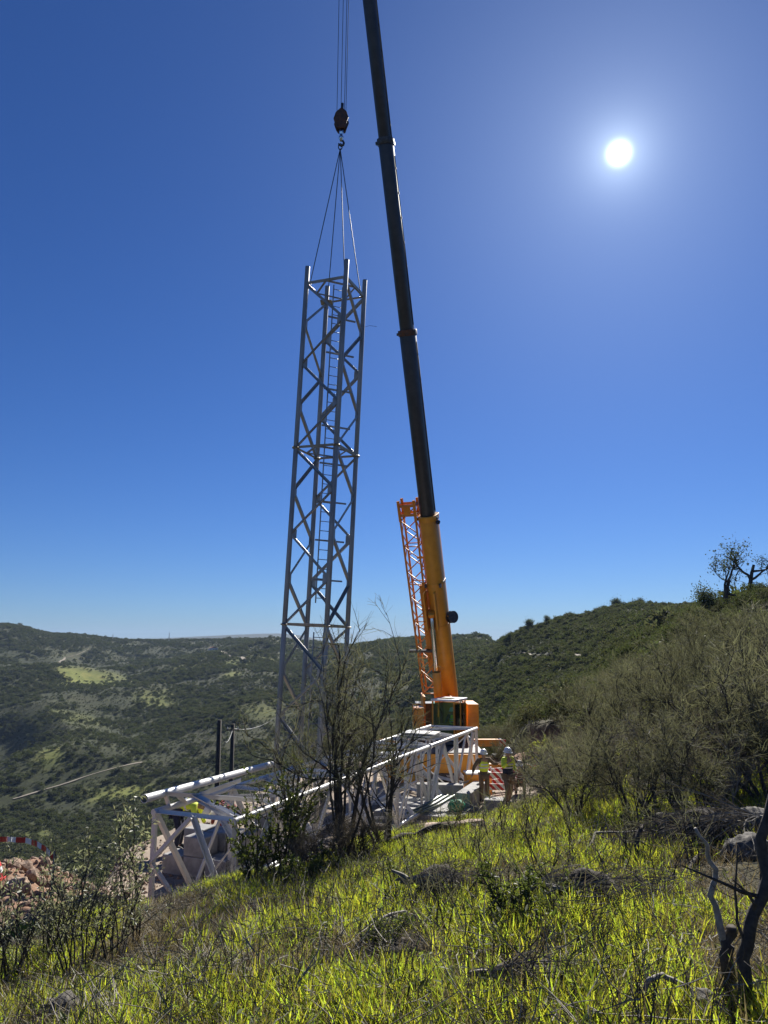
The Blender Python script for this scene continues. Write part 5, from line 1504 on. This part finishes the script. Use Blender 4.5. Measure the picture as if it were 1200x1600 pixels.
# young broom sprigs standing in the grass
sp_ = [make_broom(81 + i, .72, 4, .25, .4, .22, .0026, .009, 0, .3) for i in range(3)]
for i, (px, Y, sc) in enumerate([(690, 6.6, 1.05), (655, 7.4, .9), (720, 7.8, 1.1), (760, 8.8, 1.2), (800, 7.2, 1.0), (850, 8.6, 1.2), (900, 9.6, 1.2), (620, 8.6, .9), (740, 10.5, 1.4), (830, 11.0, 1.5), (780, 12.5, 1.6), (960, 8.2, 1.1), (1040, 7.5, 1.0), (1010, 9.5, 1.3),
                                 (700, 15, 1.3), (725, 18, 1.5), (835, 17, 1.4), (560, 9.5, .9), (640, 11.5, 1.1), (870, 6.4, .8), (1090, 8.8, 1.2)]):
    plant('broom_sprig', sp_[i % 3], gxy(px, Y, 1400), rg.uniform(0, 6.28), sc, 'young broom sprig in grass, %s, %s' % (('nearest the camera' if Y < 7.6 else 'farther out' if Y < 10 else 'towards the bank' if Y < 13 else 'at the pad edge'), ('left of the splayed broom pile' if px < 665 else 'by the splayed broom pile' if px < 745 else 'between the two brush piles' if px < 870 else 'right of the cuttings mound')), 'sprig', 'young broom sprigs in the grass', (rg.uniform(-.15, .15), rg.uniform(-.15, .15)))

# ------------------------------------------------------------------ trees of the right ridge
def make_tree(seed, H, crown, nleaf, leafL, mat, bare=False, trunk=.18):
    rg = random.Random(seed); wood, lf = MB(), MB()
    tips = []
    def grow(p, d, L, r_, lev):
        pts = wander(rg, p, d, L, 5, .2 if lev else .08, .05 if lev < 2 else 0)
        wood.tube(pts, [r_ * (1 - .55 * i / 5) for i in range(6)], 6 if lev < 2 else 3, cap=False)
        if lev >= 4 or (lev == 3 and not bare): tips.append(pts); return
        if lev >= 2: tips.append(pts)
        for i in range(rg.randint(3, 4)):
            t = rg.uniform(.45, 1); k = min(4, int(t * 5))
            q = pts[k].lerp(pts[k + 1], t * 5 - k)
            nd = ((pts[k + 1] - pts[k]).normalized() * .55 + rvec(rg, .6) + Vector((0, 0, .12))).normalized()
            grow(q, nd, L * rg.uniform(.5, .75), r_ * .45, lev + 1)
    grow(Vector((0, 0, -.2)), Vector((rg.uniform(-.15, .15), 0, 1)), H * .42, trunk, 0)
    if nleaf:
        for i in range(nleaf):
            pts = rg.choice(tips); p = pts[rg.randint(1, 5)] + rvec(rg, crown)
            leaf(lf, p, rvec(rg).normalized(), rvec(rg).normalized(), leafL * rg.uniform(.6, 1.4), leafL * rg.uniform(.35, .7))
    return wood.mesh('trunk', M['bark']), lf.mesh('crown', M[mat])
dt1 = make_tree(301, 7.2, .12, 260, .16, 'scrub', True, .24)
g_ = gxy(1172, 66, 950)
plant('dead_tree', dt1, g_, .6, 1.2, 'bare dark tree with crooked branches on the skyline at right', 'tree', partn=('trunk', 'crown'))
dt2 = make_tree(305, 5.6, .22, 900, .15, 'scrub', True, .2)
plant('dead_tree', dt2, gxy(1130, 63, 950), 2.6, 1.4, 'half bare tree with sparse leaves left of the bare skyline tree', 'tree', partn=('trunk', 'crown'))
dt3 = make_tree(309, 3.6, .3, 2600, .14, 'scrub', False, .12)
plant('evergreen_tree', dt3, gxy(1106, 62, 960), .3, 1.25, 'dark leafy small tree below the half bare skyline tree', 'tree', partn=('trunk', 'crown'))
ht = [make_tree(311 + i, 5.0, .5, 2600, .3, 'scrub', False, .16) for i in range(3)]
for i, (px, Y, sc, lab) in enumerate([(958, 262, 1.25, 'dark round tree at the top of the right hill'), (1000, 262, 1.15, 'dark tree on the hilltop just right of the highest one'), (855, 243, .75, 'small dark tree on the skyline, right one of the pair on the hill flank'),
                                      (833, 240, .95, 'dark tree on the skyline, left one of the pair on the hill flank'), (893, 252, .7, 'small tree standing up from the ridge left of the hilltop'), (795, 235, .9, 'dark tree where the right hill meets the far ridge'),
                                      (940, 258, .8, 'low dark tree on the ridge just left of the hilltop'), (1050, 255, .7, 'low tree on the ridge right of the hilltop')]):
    plant('evergreen_tree', ht[i % 3], gxy(px, Y, 980), 1.1 * i, sc, lab, 'tree', 'trees on the right hill', partn=('trunk', 'crown'))

# ------------------------------------------------------------------ foreground wood and stones
def branch(pts, r0, r1, mat, label, name='dead_branch', side=6, seed=1, twl=.35, cat='branch'):
    rg = random.Random(seed)
    e = empty(name, pts[0]); tag(e, label, cat)
    P = [Vector(p) - Vector(pts[0]) for p in pts]
    fine = []
    for i in range(len(P) - 1):
        for k in range(3): fine.append(P[i].lerp(P[i + 1], k / 3) + rvec(rg, r0 * .3))
    fine.append(P[-1]); n = len(fine)
    b = MB(); b.tube(fine, [r0 + (r1 - r0) * i / (n - 1) for i in range(n)], 7); b.build('limb', M[mat], e, smooth=True)
    tw_ = MB()
    for k in range(side):
        i = rg.randint(n // 4, n - 2); d = (fine[i + 1] - fine[i]).normalized()
        td = (d * .6 + rvec(rg, .5)).normalized()
        tp = wander(rg, fine[i], td, twl * rg.uniform(.5, 1.2), 4, .18, 0)
        tw_.tube(tp, [r0 * .3, r0 * .25, r0 * .2, r0 * .14, r0 * .08], 4, cap=False)
    if side: tw_.build('twig', M[mat], e)
    return e
def gsurf(px, py, dz=0.0):
    p = hit(px, py); return p + Vector((0, 0, dz))
def sight(px, py, Y): return at(px, py, Y)
# burnt trunk and dead sapling at the right edge
q = gxy(1172, 4.4, 1600)
branch([q + Vector((0, 0, -.1)), sight(1168, 1560, 4.4), sight(1166, 1500, 4.4), sight(1178, 1430, 4.42), sight(1194, 1340, 4.45), sight(1206, 1250, 4.5), sight(1235, 1130, 4.6), sight(1250, 1000, 4.7)], .042, .022, 'bark',
       'thick dark tree trunk leaning out of the right edge', 'burnt_tree', 5, 5, .5, 'tree')
q = gxy(1138, 4.6, 1570)
branch([q + Vector((0, 0, -.05)), sight(1137, 1530, 4.6), sight(1136, 1480, 4.6), sight(1142, 1450, 4.6)], .045, .03, 'bark', 'short dark burnt stump left of the leaning trunk', 'burnt_stump', 0, 6, .3, 'stump')
branch([sight(1134, 1500, 4.62), sight(1126, 1450, 4.6), sight(1114, 1400, 4.6), sight(1116, 1360, 4.6), sight(1103, 1325, 4.58), sight(1086, 1294, 4.55)], .024, .009, 'dead_wood', 'pale slender dead stem curving up from the burnt stump', 'dead_sapling', 1, 8, .2, 'sapling')
branch([sight(1165, 1480, 4.4), sight(1152, 1440, 4.4), sight(1150, 1390, 4.42), sight(1152, 1320, 4.45)], .01, .004, 'bark', 'thin dark twig rising beside the thick leaning trunk', 'dead_sapling', 3, 9, .2, 'sapling')
# curled dead branch at lower right
branch([sight(1030, 1600, 4.35), sight(1010, 1575, 4.35), sight(1006, 1548, 4.38), sight(1014, 1530, 4.4), sight(1032, 1524, 4.45), sight(1060, 1535, 4.5), sight(1092, 1556, 4.55), sight(1110, 1575, 4.55)], .012, .016, 'dead_wood',
       'pale dead branch curled in a loop at the lower right', seed=11, side=2)
branch([gsurf(1090, 1580, .05), sight(1108, 1570, 4.4), sight(1125, 1548, 4.45)], .012, .005, 'dead_wood', 'short pale stick at the foot of the burnt stump', seed=12, side=1)
branch([gsurf(1110, 1570, .06), gsurf(1190, 1566, .1)], .012, .012, 'dead_wood', 'straight pale stick lying behind the burnt stump', seed=13, side=1)
# fallen limb in the middle, loops of dead wood at lower centre
branch([gsurf(560, 1480, .02), sight(578, 1460, 6.6), sight(600, 1432, 6.8), sight(632, 1424, 7.0), sight(650, 1432, 7.0), sight(670, 1452, 6.9), sight(695, 1490, 6.5), gsurf(702, 1520, .02)], .012, .013, 'dead_wood', 'pale dead branch arching over the grass at lower centre', seed=14, side=7, twl=.45)
branch([gsurf(640, 1425, .05), sight(618, 1432, 7.0), sight(590, 1440, 6.9), sight(556, 1462, 6.5)], .010, .005, 'dead_wood', 'thin pale branch trailing left from the arching one', seed=15, side=4)
branch([sight(850, 1402, 8.6), sight(830, 1401, 8.4), sight(800, 1408, 8.2), sight(770, 1414, 8.1), gsurf(735, 1425, .08)], .016, .02, 'dead_wood', 'grey branch lying from the left brush pile to the right one', seed=16, side=5, twl=.5)
branch([gsurf(830, 1450, .1), sight(850, 1446, 7.3), sight(880, 1443, 7.4), gsurf(925, 1450, .05)], .018, .012, 'dead_wood', 'short thick grey stick lying across the middle grass', seed=17, side=3)
branch([gsurf(298, 1495, .03), gsurf(350, 1499, .05), gsurf(400, 1503, .04)], .011, .009, 'dead_wood', 'straight pale stick lying in the grass at lower left', seed=18, side=3, twl=.25)
branch([gsurf(1000, 1310, .5), sight(1040, 1303, 10.5), sight(1095, 1262, 11.0), sight(1150, 1268, 11.0), sight(1200, 1295, 10.6)], .02, .03, 'bark', 'dark crooked limb arching across the right slope', seed=19, side=6, twl=.6)
branch([gsurf(915, 1345, .05), sight(930, 1302, 9.8), sight(965, 1300, 10), sight(1010, 1298, 10.2)], .018, .01, 'dead_wood', 'grey limb lying level in the grass on the right slope', seed=20, side=6, twl=.6)
branch([gsurf(990, 1400, .0), sight(1000, 1362, 8.9), sight(993, 1320, 9.0), sight(1004, 1290, 9.2)], .035, .025, 'bark', 'dark upright stump trunk in the grass right of centre', 'burnt_stump', 5, 21, .5, 'stump')
branch([gsurf(1070, 1380, .02), sight(1085, 1345, 8.6), sight(1110, 1318, 9.2)], .03, .022, 'bark', 'dark leaning limb left of the big dark stone', seed=22, side=3)
for i in range(10):
    a_ = gsurf(rg.uniform(250, 1050), rg.uniform(1400, 1585), .03); d_ = Vector((rg.uniform(-1, 1), rg.uniform(-.6, .6), 0)).normalized() * rg.uniform(.2, .55)
    b_ = a_ + d_; b_.z = hz(b_.x, b_.y) + rg.uniform(.02, .12)
    branch([a_, (a_ + b_) / 2 + Vector((0, 0, .04)), b_], .007, .003, 'dead_wood', 'small pale twig in the foreground grass, %s' % ('left of centre' if a_.x < -.3 else 'near the centre' if a_.x < .6 else 'right of centre') + (', nearer' if a_.y < 5.5 else ', farther'), seed=60 + i, side=3, twl=.18)['group'] = 'twigs in the foreground grass'
# split log
lg0, lg1 = gxy(668, 16.6, 1290), gxy(752, 16.4, 1300)
e = empty('fallen_log', lg0); tag(e, 'pale split log lying at the top of the bank below the green bag', 'log')
b = MB(); L_ = lg1 - lg0
for k_ in range(8):
    t0_, t1_ = k_ / 8, (k_ + 1) / 8
    def sec(t): 
        s_ = 1 - .55 * t; j = .03 * math.sin(9 * t + 1)
        return [(-.24 * s_, t, -.02), (-.20 * s_, t, .07 * s_ + j * .5), (-.02, t, .16 * s_ + j), (.14 * s_, t, .13 * s_ - j * .4), (.22 * s_, t, .03), (.1, t, -.05)]
    A_, B_ = sec(t0_), sec(t1_)
    b.add(A_ + B_, [(q_, q_ + 1, q_ + 7, q_ + 6) for q_ in range(5)] + ([(5, 4, 3, 2, 1, 0)] if k_ == 0 else []) + ([(6, 7, 8, 9, 10, 11)] if k_ == 7 else []))
o = b.build('log_body', M['pale_wood'], e)
o.matrix_local = Matrix.Translation((0, 0, .06)) @ L_.to_track_quat('Y', 'Z').to_matrix().to_4x4() @ Matrix.Rotation(R(-22), 4, 'Y') @ Matrix.Diagonal((1.4, L_.length * 1.05, 1.1, 1))
o2 = MB(); o2.tube([Vector((-.1, -.24, .02)), L_ * .3 + Vector((0, -.24, .04)), L_ * 1.1 + Vector((0, -.2, .03))], [.04, .04, .03], 8); o2.build('bark_strip', M['bark'], e, smooth=True)
branch([gsurf(602, 1327, .1), gsurf(640, 1316, .12), gsurf(672, 1308, .16), gsurf(712, 1303, .16)], .07, .05, 'bark', 'dark fallen limb lying in front of the split log', seed=31, side=2)
# brush piles: cut broom plants thrown down, their switches fanned out, over dark litter
M['litter'] = surf('dark_litter', (.018, .015, .012), (.06, .05, .038), 14, .95, 0, .8, .04)
M['straw_wood'] = surf('pale_switches', (.13, .115, .09), (.27, .245, .20), 20, .85, 0, .3, .004)
def pile(px, py, w, h_, label, seed, fans=1, side=1):
    c = hit(px, py); rg = random.Random(seed)
    sx_, sy_ = (hz(c.x + .6, c.y) - hz(c.x - .6, c.y)) / 1.2, (hz(c.x, c.y + .6) - hz(c.x, c.y - .6)) / 1.2
    e = empty('brush_pile', c); tag(e, label, 'brush pile')
    for f_ in range(fans):
        b, lm = MB(), MB()
        root_ = Vector((-side * w * (.75 - .2 * f_) + rg.gauss(0, .05), rg.gauss(0, .12), h_ * rg.uniform(.5, .8)))
        for k in range(3):
            d = Vector((-side, rg.gauss(0, .5), rg.gauss(-.1, .3))).normalized()
            lm.tube(wander(rg, root_, d, w * rg.uniform(.15, .4), 4, .15), [.026, .024, .02, .016, .012], 6)
        for k in range(34):
            d = Vector((side, rg.gauss(0, .42), rg.uniform(-.12, .38))).normalized()
            pts = [root_.copy()]; L = w * rg.uniform(.8, 1.9); n_ = 7
            for i in range(n_):
                d = (d + rvec(rg, .09) + Vector((0, 0, -.085))).normalized(); q = pts[-1] + d * L / n_
                g_ = sx_ * q.x + sy_ * q.y + .03
                if q.z < g_: q.z = g_
                pts.append(q)
            r0 = rg.uniform(.004, .010)
            lm.tube(pts, [r0 * (1 - .8 * i / n_) for i in range(n_ + 1)], 4, cap=False)
            for q_ in range(12):
                i = rg.randint(1, n_ - 1); p = pts[i].lerp(pts[i + 1], rg.random())
                td = ((pts[i + 1] - pts[i]).normalized() * .9 + rvec(rg, .35)).normalized()
                ribbon(b, wander(rg, p, td, rg.uniform(.12, .34), 3, .1, -.05), .0028, .0012, td.cross(rvec(rg)).normalized())
        lm.build('limbs', M['straw_wood'], e); b.build('twigs', M['broom_dry'], e)
    me = lump('litter_mound', M['litter'], (0, .05, h_ * .02), (w * .58, w * .42, h_ * .66), seed, .45, 4); me.parent = e
    return e
pile(690, 1414, .50, .34, 'grey heap of cut dry broom with splayed twigs at centre right', 91, 2, 1)
pile(918, 1422, .48, .32, 'dark mound of dry cuttings right of the splayed broom pile', 92, 2, 1)
pile(636, 1510, .30, .17, 'low dark litter mound under the arching branch', 93, 1, -1)
pile(838, 1552, .38, .2, 'shaded dark litter mound at the bottom centre right', 94, 1, 1)
pile(1105, 1318, .8, .42, 'dark brush heap beside the big stones on the right slope', 95, 3, -1)
pile(480, 1484, .36, .08, 'small patch of dark dry litter at lower centre left', 96, 1, -1)
pile(985, 1412, .5, .12, 'flattened fan of pale cut switches in the sunlit grass right of centre', 97, 2, 1)
# stones
def stone(px, py, s, seed, label, sink=.25, mat='rock'):
    c = hit(px, py); o = lump('stone', M[mat], c + Vector((0, 0, s[2] * (1 - 2 * sink) * .6)), s, seed, .26, 4); tag(o, label, 'stone'); o.rotation_euler = (0, 0, seed)
    return o
stone(100, 1592, (.13, .10, .12), 5, 'pale rough stone at the lower left corner')
stone(72, 1590, (.10, .10, .08), 8, 'small dark stone left of the pale rough stone at lower left')
stone(290, 1556, (.055, .05, .05), 6, 'small dark stone in the grass at lower left')
stone(1172, 1340, (.28, .22, .18), 7, 'large dark lichen-covered stone on the right slope')
stone(1195, 1300, (.38, .3, .2), 12, 'dark flat stone behind the large one at the right edge')
stone(1110, 1590, (.14, .1, .09), 9, 'pale grey stone at the foot of the burnt stump', mat='rock')
stone(1185, 1590, (.12, .1, .06), 14, 'low grey stone by the thick leaning trunk')
stone(26, 1392, (.22, .16, .15), 10, 'pale tan boulder in the earth by the marker cone', .2, 'pale_wood')
# rubble over the earth heap
rb = []
M['rubble'] = surf('red_earth_clods', (.17, .105, .07), (.36, .265, .19), 6, .95, 0, .5, .02)
rubs = [lump('earth_clod', M['rubble'], (0, 0, 0), (.5, .42, .34), 400 + i, .35, 2) for i in range(4)]
rme = [o.data for o in rubs]
for o in rubs: bpy.data.objects.remove(o)
n = 2600; x, y = nr_.uniform(-13.6, -4.8, n), nr_.uniform(12.2, 17.8, n)
k = (berm(x, y) > .12); x, y = x[k], y[k]; n = len(x)
S = nr_.lognormal(-2.6, .65, n).clip(.02, .32)
x2, y2 = nr_.uniform(4.0, 10, 500), nr_.uniform(31.5, 36.5, 500); k = cutbank(x2, y2) > .15; x2, y2 = x2[k], y2[k]
x3, y3 = np.concatenate([nr_.uniform(-9, 7, 500), nr_.uniform(-7.4, -4, 900)]), np.concatenate([nr_.uniform(15, 36, 500), nr_.uniform(15, 23, 900)]); k = pad_mask(x3, y3) > .6; x3, y3 = x3[k], y3[k]
X, Y = np.concatenate([x, x2, x3]), np.concatenate([y, y2, y3]); S = np.concatenate([S, nr_.lognormal(-2.6, .6, len(x2)).clip(.03, .3), nr_.lognormal(-2.9, .5, len(x3)).clip(.02, .18)])
n = len(X)
scatter('earth_clods', np.stack([X, Y, height(X, Y)], -1), nr_.uniform(0, 6.28, (n, 3)), np.stack([S] * 3, -1), nr_.integers(0, 4, n), rme, 'reddish clods and rubble on the dug earth')

# fine dead twigs and stalks strewn through the grass
def make_litter(seed):
    rg = random.Random(seed); mb = MB()
    for i in range(9):
        p = Vector((rg.gauss(0, .12), rg.gauss(0, .12), rg.uniform(.01, .12)))
        d = Vector((rg.gauss(0, 1), rg.gauss(0, 1), rg.gauss(.1, .35))).normalized()
        mb.tube(wander(rg, p, d, rg.uniform(.08, .34), 4, .14), [.0032, .003, .0026, .002, .001], 3, cap=False)
    return mb.mesh('twig_litter', M['straw_wood'])
def make_stalk(seed):
    rg = random.Random(seed); mb = MB()
    for i in range(5):
        p = Vector((rg.gauss(0, .06), rg.gauss(0, .06), -.02))
        d = Vector((rg.gauss(0, .2), rg.gauss(0, .2), 1)).normalized()
        pts = wander(rg, p, d, rg.uniform(.2, .55), 5, .10)
        mb.tube(pts, [.0035, .003, .0028, .0022, .0016, .001], 3, cap=False)
        for q_ in range(4):
            k = rg.randint(2, 4); td = (rvec(rg, .6) + Vector((0, 0, .6))).normalized()
            mb.tube(wander(rg, pts[k], td, rg.uniform(.05, .16), 2, .1), [.0018, .0014, .0008], 3, cap=False)
    return mb.mesh('dry_stalk', M['bark'])
do_grass('twig_litter', [(750, 2.4, 8, -37, 37, -.9), (900, 8, 14, -34, 34, -.9), (800, 14, 26, 0, 34, -.9)], [make_litter(500 + i) for i in range(5)], 'fine dead twigs strewn through the grass', .7, 1.5, .3)
do_grass('dry_stalks', [(260, 3, 8, -37, 37, .0), (450, 8, 14, -34, 34, -.1), (500, 14, 26, 2, 34, -.3)], [make_stalk(520 + i) for i in range(5)], 'thin dark dry stalks standing in the grass', .7, 1.3, .15)

# things that still share a label are told apart by their order from left to right
from collections import defaultdict
same = defaultdict(list)
for o in list(col.objects):
    if o.parent is None and 'label' in o.keys() and 'category' in o.keys(): same[o['label']].append(o)
ORD = ['leftmost', 'second from left', 'third from left', 'fourth from left', 'fifth from left', 'sixth from left', 'seventh from left', 'eighth from left']
for lab, os_ in same.items():
    if len(os_) < 2: continue
    os_.sort(key=lambda o: o.location.x / max(o.location.y, .1))
    for i, o in enumerate(os_):
        w_ = ('left one' if i == 0 else 'right one') if len(os_) == 2 else ('rightmost' if i == len(os_) - 1 else ORD[min(i, 7)])
        if len((lab + ' ' + w_).split()) <= 16: o['label'] = lab + ', ' + w_
        else: print('label too long to extend:', lab)
# ------------------------------------------------------------------ the air between here and the far ridges
hzm = bpy.data.materials.new('haze'); hzm.use_nodes = True
hn, hl = hzm.node_tree.nodes, hzm.node_tree.links
hn.clear()
ho = hn.new('ShaderNodeOutputMaterial'); pv = hn.new('ShaderNodeVolumePrincipled')
pv.inputs['Color'].default_value = (0.50, 0.68, 1.0, 1)
pv.inputs['Density'].default_value = 0.00010
pv.inputs['Anisotropy'].default_value = 0.0
hl.new(pv.outputs[0], ho.inputs['Volume'])
b = MB(); zlo, ztop = float(GZ.min()) - 1.5, max(75.0, float(GZ.max()) + 5)
b.box((0, 0, (zlo + ztop) / 2), (12400, 12400, ztop - zlo))
o = b.build('haze', hzm); tag(o, 'thin bluish haze over the valley', kind='stuff')
